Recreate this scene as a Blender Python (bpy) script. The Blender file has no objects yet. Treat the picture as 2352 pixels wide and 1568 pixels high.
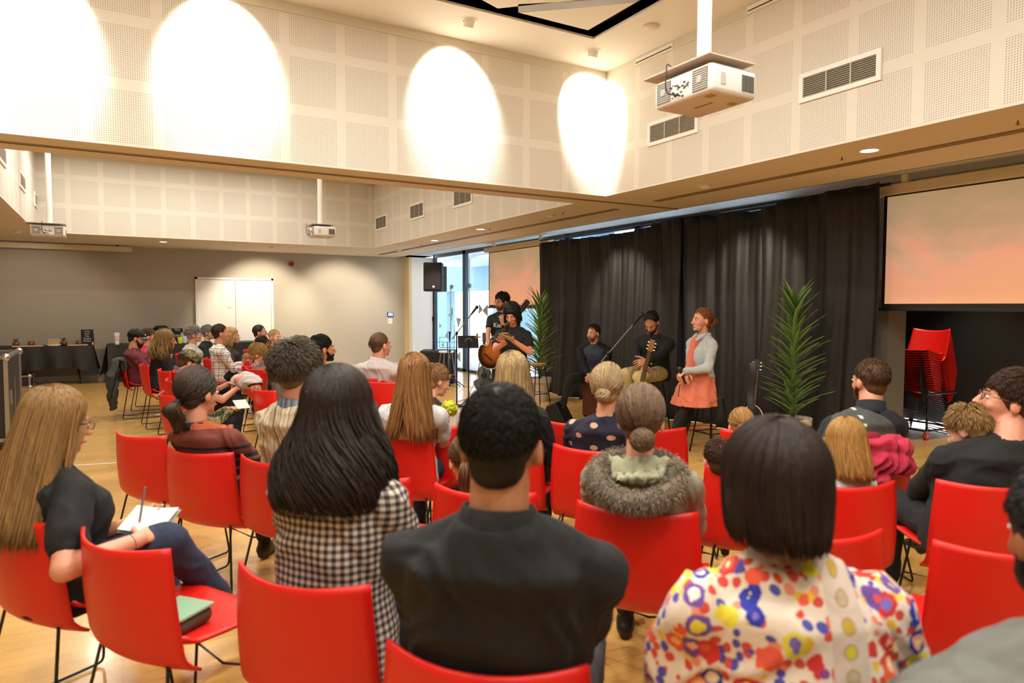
import bpy, math, random, colorsys
import numpy as np
from mathutils import Vector, Matrix, noise
RD = math.radians
PI = math.pi
sc = bpy.context.scene
COL = sc.collection

# ------------------------------------------------------------------ camera
CAM_H = 1.5
YAW, PITCH, ROLL, FPX = RD(30.2163), RD(2.8919), RD(0.135), 1570.71
_F = Vector((math.sin(YAW)*math.cos(PITCH), math.cos(YAW)*math.cos(PITCH), -math.sin(PITCH)))
_R0 = Vector((math.cos(YAW), -math.sin(YAW), 0)); _U0 = _R0.cross(_F)
_R = _R0*math.cos(ROLL) + _U0*math.sin(ROLL); _U = _R.cross(_F)
cd = bpy.data.cameras.new('camera'); cam = bpy.data.objects.new('camera', cd); COL.objects.link(cam)
M = Matrix(((_R.x, _U.x, -_F.x, 0), (_R.y, _U.y, -_F.y, 0), (_R.z, _U.z, -_F.z, CAM_H), (0, 0, 0, 1)))
cam.matrix_world = M
cd.sensor_width = 36; cd.lens = 36*FPX/2352
cd.clip_start = 0.05; cd.clip_end = 200
cd.dof.use_dof = True; cd.dof.focus_distance = 9.0; cd.dof.aperture_fstop = 2.8
sc.camera = cam

# ------------------------------------------------------------------ world, exposure
sc.view_settings.view_transform = 'Standard'; sc.view_settings.look = 'None'
sc.view_settings.gamma = 1; sc.view_settings.exposure = 0.0
sc.view_settings.use_curve_mapping = False
w = bpy.data.worlds.new('world'); sc.world = w; w.use_nodes = True
w.node_tree.nodes['Background'].inputs[0].default_value = (0.80, 0.90, 1.0, 1)
w.node_tree.nodes['Background'].inputs[1].default_value = 4.5
sc.cycles.use_denoising = True
sc.cycles.adaptive_threshold = 0.02; sc.cycles.max_bounces = 7; sc.cycles.diffuse_bounces = 4; sc.cycles.glossy_bounces = 3
sc.cycles.sample_clamp_indirect = 6.0

ZS, ZC = 2.727, 4.074            # soffit and coffer ceiling heights
X1, Y1, Y2, Y3, Y4, X3, XS = 4.748, 6.092, 6.688, 13.90, 16.30, -1.068, 6.712
WARM = (1.0, 0.87, 0.70)

def area(name, loc, size, power, color=WARM, rot=(0, 0, 0), sy=None, shape='SQUARE', spread=None):
    l = bpy.data.lights.new(name, 'AREA'); l.energy = power; l.color = color; l.size = size; l.shape = shape
    if sy: l.shape = 'RECTANGLE'; l.size_y = sy
    if spread: l.spread = spread
    o = bpy.data.objects.new(name, l); o.location = loc; o.rotation_euler = rot; COL.objects.link(o); return o
def spot(name, loc, target, power, angle, blend=0.3, color=WARM, r=0.04):
    l = bpy.data.lights.new(name, 'SPOT'); l.energy = power; l.color = color; l.spot_size = RD(angle); l.spot_blend = blend
    l.shadow_soft_size = r
    o = bpy.data.objects.new(name, l); o.location = loc; COL.objects.link(o)
    d = Vector(target) - Vector(loc); o.rotation_euler = d.to_track_quat('-Z', 'Y').to_euler(); return o
# wall washers along the near coffer's end wall
for wx, tx in ((-0.5, -.5), (0.80, .80), (2.83, 2.87), (4.24, 4.50)):
    spot('wall_wash_lamp', (wx, Y1-0.44, ZC-0.09), (tx, Y1-0.02, ZC-.43), 280, 78, 0.45, (1.0, 0.95, 0.86))
# unseen fill lamps added in the near and far coffers for general light
for lx in (-0.3, 1.1, 2.5):
    for ly in (-0.2, 1.9, 4.0):
        area('coffer_fill_lamp', (lx, ly, ZC-0.03), 0.30, 44, (1.0, 0.96, 0.87), shape='DISK')
    for ly in (8.2, 10.4, 12.6):
        area('coffer_fill_lamp', (lx, ly, ZC-0.03), 0.30, 28, (1.0, 0.96, 0.86), shape='DISK')
# daylight through the glazed stage side
area('window_daylight', (7.6, 13.4, 1.5), 5.0, 260, (0.80, 0.90, 1.0), (0, RD(-90), 0), sy=2.6)

# ------------------------------------------------------------------ projection helpers
def ray(px, py):
    return _F + _R*((px-1176)/FPX) - _U*((py-784)/FPX)
CO = Vector((0, 0, CAM_H))
def atZ(px, py, z): d = ray(px, py); return CO + d*((z-CAM_H)/d.z)
def atX(px, py, x): d = ray(px, py); return CO + d*(x/d.x)
def atY(px, py, y): d = ray(px, py); return CO + d*(y/d.y)
def atD(px, py, dep): return CO + ray(px, py)*dep

# ------------------------------------------------------------------ materials
def C(h, k=1.0):
    h = h.lstrip('#'); c = [int(h[i:i+2], 16)/255 for i in (0, 2, 4)]
    return tuple(k*(x/12.92 if x <= .04045 else ((x+.055)/1.055)**2.4) for x in c) + (1,)
class N:
    def __init__(s, name):
        s.m = bpy.data.materials.new(name); s.m.use_nodes = True; s.t = s.m.node_tree
        s.b = s.t.nodes['Principled BSDF']; s.tc = None
    def n(s, typ, **k):
        x = s.t.nodes.new('ShaderNode'+typ)
        for a, v in k.items(): setattr(x, a, v)
        return x
    def l(s, a, b): s.t.links.new(a, b)
    def set(s, sock, v):
        if isinstance(v, bpy.types.NodeSocket): s.l(v, sock)
        else: sock.default_value = v
    def obj(s):
        if not s.tc: s.tc = s.n('TexCoord')
        return s.tc.outputs['Object']
    def xyz(s, v=None):
        x = s.n('SeparateXYZ'); s.l(v or s.obj(), x.inputs[0]); return x.outputs
    def comb(s, x=0., y=0., z=0.):
        c = s.n('CombineXYZ'); [s.set(c.inputs[i], v) for i, v in enumerate((x, y, z))]; return c.outputs[0]
    def m_(s, op, a, b=0., c=None):
        x = s.n('Math', operation=op); s.set(x.inputs[0], a); s.set(x.inputs[1], b)
        if c is not None: s.set(x.inputs[2], c)
        return x.outputs[0]
    def mix(s, f, a, b):
        x = s.n('Mix', data_type='RGBA'); s.set(x.inputs[0], f); s.set(x.inputs[6], a); s.set(x.inputs[7], b); return x.outputs[2]
    def noise(s, scale=5., detail=3., vec=None, dist=0., rough=.5):
        x = s.n('TexNoise'); s.l(vec or s.obj(), x.inputs['Vector']); x.inputs['Scale'].default_value = scale
        x.inputs['Detail'].default_value = detail; x.inputs['Distortion'].default_value = dist; x.inputs['Roughness'].default_value = rough
        return x.outputs
    def vor(s, scale, vec=None, rnd=1., feat='F1'):
        x = s.n('TexVoronoi', feature=feat); s.l(vec or s.obj(), x.inputs['Vector']); x.inputs['Scale'].default_value = scale
        x.inputs['Randomness'].default_value = rnd; return x.outputs
    def map(s, sc_=(1, 1, 1), vec=None, loc=(0, 0, 0), rot=(0, 0, 0)):
        x = s.n('Mapping'); s.l(vec or s.obj(), x.inputs[0]); x.inputs['Scale'].default_value = sc_
        x.inputs['Location'].default_value = loc; x.inputs['Rotation'].default_value = rot; return x.outputs[0]
    def ramp(s, f, stops, const=False):
        x = s.n('ValToRGB'); s.l(f, x.inputs[0]); cr = x.color_ramp
        if const: cr.interpolation = 'CONSTANT'
        while len(cr.elements) < len(stops): cr.elements.new(.5)
        for e, (p, c) in zip(cr.elements, stops): e.position = p; e.color = c if len(c) == 4 else C(c)
        return x.outputs[0]
    def bump(s, h, st=.3, d=.01):
        x = s.n('Bump'); s.l(h, x.inputs['Height']); x.inputs['Strength'].default_value = st; x.inputs['Distance'].default_value = d
        s.l(x.outputs[0], s.b.inputs['Normal'])
    def fin(s, color, rough=.5, metal=0., **k):
        s.set(s.b.inputs['Base Color'], color); s.set(s.b.inputs['Roughness'], rough); s.b.inputs['Metallic'].default_value = metal
        for a, v in k.items(): s.b.inputs[a.replace('_', ' ')].default_value = v
        return s.m
_mc = {}
def plain(name, col, rough=.5, metal=0., bump=0., bs=80., var=0., **k):
    if name in _mc: return _mc[name]
    s = N(name); c = C(col)
    if var:
        c2 = tuple(x*(1-var) for x in c[:3]) + (1,)
        c = s.mix(s.noise(6., 4.)[0], c, c2)
    if bump: s.bump(s.noise(bs, 3.)[0], bump, .004)
    _mc[name] = s.fin(c, rough, metal, **k); return _mc[name]
def emis(name, col, st):
    s = N(name); s.b.inputs['Emission Strength'].default_value = st; s.b.inputs['Emission Color'].default_value = C(col)
    return s.fin(C(col), .5)
_cl = {}
def cloth(col, kind='plain', bump=.35):
    """fabric with soft creases"""
    key = col+kind
    if key in _cl: return _cl[key]
    s = N('fabric_'+kind); c = C(col)
    v = s.map((1, 1, .45)); n1 = s.noise(14., 3., v, 1.2)[0]; n2 = s.noise(260., 2.)[0]
    h = s.m_('ADD', s.m_('MULTIPLY', n1, 1.), s.m_('MULTIPLY', n2, .06)); s.bump(h, bump, .02)
    cc = s.mix(s.noise(40., 3.)[0], c, tuple(x*.82 for x in c[:3])+(1,))
    _cl[key] = s.fin(cc, .88); return _cl[key]
def fab(name, color_fn, bump=.3, rough=.88):
    s = N(name); c = color_fn(s); v = s.map((1, 1, .45)); s.bump(s.noise(14., 3., v, 1.2)[0], bump, .02); return s.fin(c, rough)
def hairmat(col, col2=None, rough=.52):
    key = 'h'+col+(col2 or '')
    if key in _cl: return _cl[key]
    s = N('hair'); g = s.n('NewGeometry'); c = C(col); c2 = C(col2) if col2 else tuple(x*1.7 for x in c[:3])+(1,)
    f = s.m_('POWER', g.outputs['Random Per Island'], 1.3)
    v = s.map((1, 1, .12)); nn = s.noise(70., 3., v)[0]
    f2 = s.m_('MULTIPLY', s.m_('ADD', f, nn), .62)
    s.bump(nn, .35, .01); _cl[key] = s.fin(s.mix(f2, c, c2), rough, Specular_IOR_Level=.28); return _cl[key]
def skinmat(col):
    key = 's'+col
    if key in _cl: return _cl[key]
    s = N('skin'); c = C(col)
    red = (min(1, c[0]*1.0), c[1]*.72, c[2]*.66, 1)
    cc = s.mix(s.m_('MULTIPLY', s.noise(22., 3.)[0], .7), c, red); s.bump(s.noise(180., 2.)[0], .08, .004)
    _cl[key] = s.fin(cc, .48, Subsurface_Weight=.0); return _cl[key]

# ------------------------------------------------------------------ mesh builder
def basis(d):
    d = Vector(d).normalized(); a = Vector((0, 0, 1)) if abs(d.z) < .9 else Vector((0, 1, 0))
    u = d.cross(a).normalized(); return u, u.cross(d).normalized(), d
class MB:
    def __init__(s): s.v = []; s.f = []; s.m = []; s.mi = 0
    def add(s, vs, fs):
        o = len(s.v); s.v += [tuple(p) for p in vs]; s.f += [tuple(i+o for i in f) for f in fs]; s.m += [s.mi]*len(fs); return s
    def box(s, lo, hi, M_=None):
        x0, y0, z0 = lo; x1, y1, z1 = hi
        vs = [(x0, y0, z0), (x1, y0, z0), (x1, y1, z0), (x0, y1, z0), (x0, y0, z1), (x1, y0, z1), (x1, y1, z1), (x0, y1, z1)]
        if M_: vs = [M_ @ Vector(p) for p in vs]
        return s.add(vs, [(0, 3, 2, 1), (4, 5, 6, 7), (0, 1, 5, 4), (1, 2, 6, 5), (2, 3, 7, 6), (3, 0, 4, 7)])
    def loft(s, rings, cap=True, closed=False):
        n = len(rings[0]); vs = [p for r in rings for p in r]; fs = []
        R_ = len(rings)
        for i in range(R_ if closed else R_-1):
            a, b = i*n, ((i+1) % R_)*n
            fs += [(a+j, a+(j+1) % n, b+(j+1) % n, b+j) for j in range(n)]
        if cap and not closed: fs += [tuple(range(n-1, -1, -1)), tuple(range((R_-1)*n, R_*n))]
        return s.add(vs, fs)
    def cap(s, a, b, r0, r1=None, seg=12, rings=4):
        a = Vector(a); b = Vector(b); r1 = r0 if r1 is None else r1
        if (b-a).length < 1e-5: b = a+Vector((0, 0, 1e-4))
        u, v, d = basis(b-a); rr = []
        for i in range(rings+1):
            t = -PI/2 + PI/2*i/rings*.999+.02; rr.append((a+d*(r0*math.sin(t)), r0*max(.05, math.cos(t))))
        for i in range(rings+1):
            t = PI/2*i/rings*.98; rr.append((b+d*(r1*math.sin(t)), r1*max(.05, math.cos(t))))
        return s.loft([[c+u*(r*math.cos(2*PI*j/seg))+v*(r*math.sin(2*PI*j/seg)) for j in range(seg)] for c, r in rr])
    def ell(s, c, r, M_=None, seg=20, rings=12):
        c = Vector(c); rr = []
        for i in range(rings+1):
            t = PI*(i+.15)/(rings+.3); z = -math.cos(t); q = math.sin(t)
            ring = [Vector((r[0]*q*math.cos(2*PI*j/seg), r[1]*q*math.sin(2*PI*j/seg), r[2]*z)) + c for j in range(seg)]
            if M_: ring = [M_ @ p for p in ring]
            rr.append(ring)
        return s.loft(rr)
    def cyl(s, a, b, r0, r1=None, seg=20):
        a = Vector(a); b = Vector(b); r1 = r0 if r1 is None else r1; u, v, d = basis(b-a)
        return s.loft([[c+u*(r*math.cos(2*PI*j/seg))+v*(r*math.sin(2*PI*j/seg)) for j in range(seg)] for c, r in ((a, r0), (b, r1))])
    def tube(s, pts, r, seg=8, closed=False, rs=None):
        pts = [Vector(p) for p in pts]; rings = []; n = len(pts)
        u0 = None
        for i, p in enumerate(pts):
            if closed: d = pts[(i+1) % n]-pts[i-1]
            else: d = pts[min(i+1, n-1)]-pts[max(i-1, 0)]
            if d.length < 1e-9: d = Vector((0, 0, 1))
            d.normalize()
            if u0 is None: u, v, _ = basis(d)
            else:
                u = (u0-d*u0.dot(d))
                u = u.normalized() if u.length > 1e-6 else basis(d)[0]
                v = d.cross(u)
            u0 = u; rad = rs[i] if rs else r
            rings.append([p+u*(rad*math.cos(2*PI*j/seg))+v*(rad*math.sin(2*PI*j/seg)) for j in range(seg)])
        return s.loft(rings, closed=closed)
    def lathe(s, prof, c=(0, 0, 0), seg=28):
        c = Vector(c)
        return s.loft([[c+Vector((r*math.cos(2*PI*j/seg), r*math.sin(2*PI*j/seg), z)) for j in range(seg)] for r, z in prof])
    def prism(s, pts, d):
        pts = [Vector(p) for p in pts]; d = Vector(d); return s.loft([pts, [p+d for p in pts]])
    def sheet(s, fn, nu, nv, th):
        """closed shell of thickness th around the surface fn(u,v), u,v in 0..1"""
        P = [[Vector(fn(i/nu, j/nv)) for j in range(nv+1)] for i in range(nu+1)]
        Nn = []
        for i in range(nu+1):
            row = []
            for j in range(nv+1):
                a = P[min(i+1, nu)][j]-P[max(i-1, 0)][j]; b = P[i][min(j+1, nv)]-P[i][max(j-1, 0)]
                row.append(a.cross(b).normalized())
            Nn.append(row)
        vs = []; W = nv+1
        for sg in (.5, -.5):
            for i in range(nu+1):
                for j in range(nv+1): vs.append(P[i][j]+Nn[i][j]*(th*sg))
        o = (nu+1)*W; fs = []
        for i in range(nu):
            for j in range(nv):
                a = i*W+j; fs.append((a, a+W, a+W+1, a+1)); fs.append((o+a, o+a+1, o+a+W+1, o+a+W))
        for i in range(nu):
            a = i*W; fs.append((a, o+a, o+a+W, a+W)); a = i*W+nv; fs.append((a, a+W, o+a+W, o+a))
        for j in range(nv):
            a = j; fs.append((a, a+1, o+a+1, o+a)); a = nu*W+j; fs.append((a, o+a, o+a+1, a+1))
        return s.add(vs, fs)
    def mesh(s, name, mats=(), smooth=False):
        me = bpy.data.meshes.new(name); me.from_pydata(s.v, [], s.f)
        for m in (mats if isinstance(mats, (list, tuple)) else [mats]): me.materials.append(m)
        if len(me.materials) > 1: me.polygons.foreach_set('material_index', s.m)
        me.polygons.foreach_set('use_smooth', [smooth]*len(me.polygons)); me.update(); return me
    def build(s, name, mats, parent=None, smooth=False, bevel=0., auto=False, loc=None):
        me = s.mesh(name, mats, smooth or auto)
        o = bpy.data.objects.new(name, me); COL.objects.link(o); o.parent = parent
        if loc: o.location = loc
        if auto:
            try: me.set_sharp_from_angle(angle=RD(38))
            except Exception: pass
        if bevel:
            b = o.modifiers.new('bevel', 'BEVEL'); b.width = bevel; b.segments = 2; b.limit_method = 'ANGLE'; b.angle_limit = RD(40)
        return o
def arc(c, r, a0, a1, n, ax='xz'):
    out = []
    for i in range(n+1):
        a = a0+(a1-a0)*i/n; p = [0, 0, 0]; p['xyz'.index(ax[0])] = r*math.cos(a); p['xyz'.index(ax[1])] = r*math.sin(a)
        out.append(Vector(c)+Vector(p))
    return out
def rounded(pts, r, n=4, closed=False):
    """polyline with rounded corners"""
    pts = [Vector(p) for p in pts]; out = []; L = len(pts)
    for i, p in enumerate(pts):
        if not closed and i in (0, L-1): out.append(p); continue
        a = (pts[i-1]-p); b = (pts[(i+1) % L]-p); q = min(r, a.length*.45, b.length*.45)
        A = p+a.normalized()*q; B = p+b.normalized()*q
        for k in range(n+1):
            t = k/n; out.append(A*(1-t)**2+p*2*t*(1-t)+B*t*t)
    return out
def remesh(mb, name, voxel, mats, smooth=3, wr=0., wf=9., fac=.5):
    me = mb.mesh('tmp'); o = bpy.data.objects.new('tmp', me); COL.objects.link(o)
    m = o.modifiers.new('r', 'REMESH'); m.mode = 'VOXEL'; m.voxel_size = voxel; m.use_smooth_shade = True
    if smooth: q = o.modifiers.new('s', 'SMOOTH'); q.factor = fac; q.iterations = smooth
    dg = bpy.context.evaluated_depsgraph_get(); dg.update()
    r = bpy.data.meshes.new_from_object(o.evaluated_get(dg)); r.name = name
    bpy.data.objects.remove(o); bpy.data.meshes.remove(me)
    r.materials.clear()
    for x in (mats if isinstance(mats, (list, tuple)) else [mats]): r.materials.append(x)
    n = len(r.vertices)
    if wr and n:
        co = np.empty(n*3); r.vertices.foreach_get('co', co); co = co.reshape(-1, 3)
        no = np.empty(n*3); r.vertices.foreach_get('normal', no); no = no.reshape(-1, 3)
        d = np.array([1-abs(noise.noise(Vector((p[0]*wf*.9+2.3*noise.noise(Vector(p)*5), p[1]*wf*.9, p[2]*wf*.55)))*2.2) for p in co])
        co += no*((d[:, None]-.5)*wr); r.vertices.foreach_set('co', co.ravel()); r.update()
    return r
def put(me, name, parent=None):
    o = bpy.data.objects.new(name, me); COL.objects.link(o); o.parent = parent; return o
def tag(o, label, cat, group=None, kind=None):
    o['label'] = label; o['category'] = cat
    if group: o['group'] = group
    if kind: o['kind'] = kind
    return o
def thing(name, loc, label, cat, rz=0., group=None):
    o = bpy.data.objects.new(name, None); COL.objects.link(o); o.location = loc; o.rotation_euler = (0, 0, rz)
    o.empty_display_size = .1
    return tag(o, label, cat, group)
def struct(o): o['kind'] = 'structure'; return o
def copy_tree(o, parent=None):
    c = o.copy(); COL.objects.link(c); c.parent = parent
    for ch in [x for x in KIDS.get(o.name, [])]: copy_tree(ch, c)
    return c
KIDS = {}
def index_kids():
    KIDS.clear()
    for o in COL.objects:
        if o.parent: KIDS.setdefault(o.parent.name, []).append(o)
def text(s, size, mat, parent, loc, rot, name='lettering', extrude=.001, align='CENTER'):
    cu = bpy.data.curves.new(name, 'FONT'); cu.body = s; cu.size = size; cu.extrude = extrude; cu.align_x = align; cu.align_y = 'CENTER'
    cu.resolution_u = 3
    cu.materials.append(mat); o = bpy.data.objects.new(name, cu); COL.objects.link(o)
    dg = bpy.context.evaluated_depsgraph_get(); me = bpy.data.meshes.new_from_object(o.evaluated_get(dg))
    bpy.data.objects.remove(o); q = put(me, name, parent); q.location = loc; q.rotation_euler = rot
    return q

# ------------------------------------------------------------------ room shell
def perf_wall(name, axis, u0):
    """painted plasterboard with square fields of drilled holes; axis 0 runs along x, 1 along y"""
    s = N(name); x = s.xyz(); u = x[axis]; z = x[2]
    def field(c, off, per, duty):
        t = s.m_('MODULO', s.m_('ADD', s.m_('SUBTRACT', c, off), 48.55*1.0 if False else per*100), per)
        return s.m_('LESS_THAN', t, duty), t
    fu, tu = field(u, u0, .4815, .40); fz, tz = field(z, 2.745, .489, .405)
    reg = s.m_('MULTIPLY', fu, fz)
    def cell(t):
        q = s.m_('SUBTRACT', s.m_('MODULO', t, .0155), .00775); return s.m_('MULTIPLY', q, q)
    r2 = s.m_('ADD', cell(tu), cell(tz)); hole = s.m_('LESS_THAN', r2, .0035**2)
    f = s.m_('MULTIPLY', reg, hole); f = s.m_('MULTIPLY', f, s.m_('LESS_THAN', z, 3.98))
    base = C('#ded7ca'); col = s.mix(f, base, C('#8b8272'))
    return s.fin(col, .75)
WALL = plain('wall_paint', '#dfd8ca', .8, bump=.05, bs=200)
SOFF = plain('soffit_paint', '#dcd2bf', .8)
CEIL = plain('ceiling_paint', '#e6e0d2', .8)
GREY = plain('grey_wall_paint', '#aea799', .8, bump=.05, bs=150)
WHITE = plain('white_satin', '#e8e4dc', .45)
BLACK = plain('black_matt', '#141414', .6)
BMET = plain('black_metal', '#0e0e0f', .38)
CHROME = plain('chrome', '#c9cacc', .2, 1.)
ALU = plain('aluminium', '#a9a8a4', .38, 1.)
LITE = plain('light_trim', '#efece4', .5)

def flat(name, lo, hi, mat, parent=None): return MB().box(lo, hi).build(name, mat, parent)
# floor
def floor_mat():
    s = N('maple_floor'); v = s.map((1, 1, 1), rot=(0, 0, RD(0)))
    b = s.n('TexBrick'); s.l(v, b.inputs['Vector']); b.offset = .37
    b.inputs['Scale'].default_value = 1; b.inputs['Brick Width'].default_value = 1.9; b.inputs['Row Height'].default_value = .082
    b.inputs['Mortar Size'].default_value = .0012; b.inputs['Bias'].default_value = -.1
    b.inputs['Color1'].default_value = C('#dcb26a'); b.inputs['Color2'].default_value = C('#cc9f56'); b.inputs['Mortar'].default_value = C('#a8804a')
    g = s.noise(3.2, 6., s.map((.45, 30, 1)), .6)[0]
    c = s.mix(s.m_('MULTIPLY', g, .38), b.outputs[0], C('#b3823c'))
    # white court line
    x = s.xyz(); t = s.m_('ADD', x[1], s.m_('MULTIPLY', x[0], .20))
    ln = s.m_('MULTIPLY', s.m_('LESS_THAN', s.m_('ABSOLUTE', s.m_('SUBTRACT', t, 7.52)), .022), s.m_('LESS_THAN', x[0], 1.6))
    c = s.mix(ln, c, C('#f0ead8')); 
    return s.fin(c, s.m_('ADD', s.m_('MULTIPLY', s.noise(9., 3.)[0], .12), .20), Coat_Weight=.25, Coat_Roughness=.12)
struct(flat('floor', (-3.4, -3.2, -.1), (11.2, 19.0, 0), floor_mat()))
# walls
struct(flat('wall_back', (-3.4, Y4, 0), (6.39, Y4+.2, 4.3), GREY))
struct(flat('wall_left', (-3.6, -3.2, 0), (-3.4, Y4+.2, 4.3), WALL))
struct(flat('wall_front', (-3.6, -3.4, 0), (11.2, -3.2, 4.3), WALL))
struct(flat('baseboard_back', (-3.4, Y4-.02, 0), (6.39, Y4, .1), plain('skirting', '#c9c3b6', .5)))
# white return between grey wall and windows, with its corner bead
struct(flat('wall_return', (6.42, Y4-.30, 0), (7.05, Y4+.2, ZS), plain('return_paint', '#ecebe6', .7)))
struct(flat('trim_1', (6.35, Y4-.32, 0), (6.42, Y4+.1, ZS), plain('bead_paint', '#d9c9a3', .6)))
# coffers: two raised boxes with a dropped soffit round them
YN = -1.2
def coffer(i, ya, yb):
    W1 = perf_wall('perforated_board_x', 0, -.10); W2 = perf_wall('perforated_board_y', 1, 2.25-.4815*20)
    T = .03
    struct(flat('wall_coffer_far_%d' % i, (X3-T, yb, ZS-.001), (X1+T, yb+T, ZC+.3), W1))
    struct(flat('wall_coffer_near_%d' % i, (X3-T, ya-T, ZS-.001), (X1+T, ya, ZC+.3), W1))
    struct(flat('wall_coffer_right_%d' % i, (X1, ya, ZS-.001), (X1+T, yb, ZC+.3), W2))
    struct(flat('wall_coffer_left_%d' % i, (X3-T, ya, ZS-.001), (X3, yb, ZC+.3), W2))
    # shadow gap trim at the ceiling line
    m = MB()
    m.box((X3, yb-.012, ZC-.085), (X1, yb, ZC)).box((X1-.012, ya, ZC-.085), (X1, yb, ZC)); m.box((X3, ya, ZC-.085), (X3+.012, yb, ZC))
    struct(m.build('trim_coffer_%d' % i, plain('cornice_paint', '#cfc7b4', .7)))
coffer(1, YN, Y1); coffer(2, Y2, Y3)
m = MB(); S0 = .05
g_ = .03
for lo, hi in (((-3.4, -3.2), (X3-g_, Y4)), ((X1+g_, -3.2), (6.15, Y4)), ((X3-g_, -3.2), (X1+g_, YN-g_)), ((X3-g_, Y1+g_), (X1+g_, Y2-g_)), ((X3-g_, Y3+g_), (X1+g_, Y4))):
    m.box((lo[0], lo[1], ZS), (hi[0], hi[1], ZS+S0))
struct(m.build('ceiling_soffit', SOFF))
struct(flat('ceiling_window_pocket', (6.15, -3.2, 2.80), (7.2, Y4, 2.9), plain('pocket_paint', '#c9cdd0', .7)))
struct(flat('trim_pocket', (6.13, -3.2, ZS), (6.15, Y4, 2.80), plain('pocket_paint', '#c9cdd0', .7)))
# ceiling of near coffer with the black cut-out
cx, cy = 4.057, 5.414; cx0, cy0 = -.3, -.4       # outer edge of the black channel rectangle
m = MB()
m.box((X3, cy, ZC), (X1, Y1, ZC+.1)).box((X3, YN, ZC), (X1, cy0, ZC+.1)).box((cx, cy0, ZC), (X1, cy, ZC+.1)).box((X3, cy0, ZC), (cx0, cy, ZC+.1))
struct(m.build('ceiling_near', CEIL))
struct(flat('ceiling_far', (X3, Y2, ZC), (X1, Y3, ZC+.1), CEIL))
m = MB(); m.box((cx0-.02, cy0-.02, ZC+.55), (cx+.02, cy+.02, ZC+.6))
for a in ((cx0-.02, cy0, cx0, cy), (cx, cy0, cx+.02, cy), (cx0, cy0-.02, cx, cy0), (cx0, cy, cx, cy+.02)):
    m.box((a[0], a[1], ZC+.02), (a[2], a[3], ZC+.58))
struct(m.build('ceiling_recess', plain('recess_black', '#17181a', .7)))
# suspended white triangular panels and grey beam inside the cut-out
t = thing('ceiling_panel', (0, 0, ZC), 'white triangular ceiling panel inside black recess near the corner spotlight', 'ceiling panel')
MB().prism([(3.88, 5.27, 0), (3.14, 5.27, 0), (3.88, 4.60, 0)], (0, 0, .03)).build('panel', CEIL, t)
t = thing('ceiling_panel', (0, 0, ZC), 'white ceiling panel with cut corner left of the grey beam', 'ceiling panel')
MB().prism([(2.93, 5.29, 0), (2.70, 5.20, 0), (1.0, 5.24, 0), (1.0, 2.2, 0), (3.9, 2.2, 0), (3.9, 4.35, 0)], (0, 0, .03)).build('panel', CEIL, t)
t = thing('ceiling_beam', (0, 0, ZC), 'slim grey beam crossing the black ceiling recess diagonally', 'beam')
MB().prism([(3.127, 5.27, 0), (3.04, 5.13, 0), (3.88, 4.48, 0), (3.88, 4.60, 0)], (0, 0, .10)).build('beam_face', plain('beam_grey', '#a3a6a8', .6), t)
# far side walls behind the stage
struct(flat('wall_stage_recess', (8.95, -3.2, 0.06), (9.1, 5.4, 2.9), plain('recess_wall_black', '#1b1b1a', .6)))
struct(flat('trim_glow_strip', (8.90, 3.0, 0), (8.95, 5.2, .035), emis('daylight_gap', '#ffffff', 6)))  # emissive strip stands in for daylight through the gap at the floor
struct(flat('ceiling_stage_recess', (7.05, -3.2, 2.75), (9.1, 5.4, 2.85), SOFF))
struct(flat('wall_stage_return', (7.09, 5.22, 0), (9.1, 5.4, 2.8), plain('stage_return', '#2a2a29', .7)))
struct(MB().box((7.0, 4.20, 0), (7.32, 4.45, 1.60)).build('pillar', plain('pillar_grey', '#84827e', .7)))
struct(MB().box((7.01, 4.21, 1.60), (7.31, 4.44, 1.80)).build('trim_pillar_band', plain('pillar_tan', '#c3a878', .6)))
struct(MB().box((6.98, 4.27, 1.80), (7.05, 4.40, 2.75)).build('trim_painted_daylight', WHITE))  # white box stands in for a bright strip of window daylight
struct(MB().box((7.06, 4.22, 1.80), (7.28, 4.34, 2.8)).build('trim_pillar_head', plain('pillar_dark', '#2d2f3c', .6)))
# ---- soffit details: slot diffusers and divider track
def slot(lo, hi, lab):
    t = thing('slot_diffuser', (lo[0], lo[1], ZS), lab, 'air vent'); h = (hi[0]-lo[0], hi[1]-lo[1])
    MB().box((0, 0, -.006), (h[0], h[1], .0)).build('frame', plain('slot_brown', '#8d7a5c', .5), t)
    k = MB(); long_y = h[1] > h[0]
    for i in range(4):
        a = (i+.5)/4.5
        if long_y: k.box((h[0]*a-.004, 0, -.011), (h[0]*a+.004, h[1], -.006))
        else: k.box((0, h[1]*a-.004, -.011), (h[0], h[1]*a+.004, -.006))
    k.build('slat', plain('slot_slat', '#a08c6b', .45), t)
slot((5.40, -1.5), (5.50, 6.05), 'long brown slot air vent in soffit above the black curtain')
slot((5.42, 6.80), (5.52, 15.6), 'long brown slot air vent in soffit running to the far grey wall')
tr = thing('partition_track', (0, 0, ZS), 'thin metal partition track along the underside of the crossbeam', 'track')
MB().box((-3.4, 6.372, -.010), (6.1, 6.408, 0)).build('rail', plain('track_tan', '#a5947a', .35), tr)
MB().box((-3.4, 6.384, -.013), (6.1, 6.396, -.010)).build('groove', plain('track_dark', '#5c4d39', .5), tr)
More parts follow.
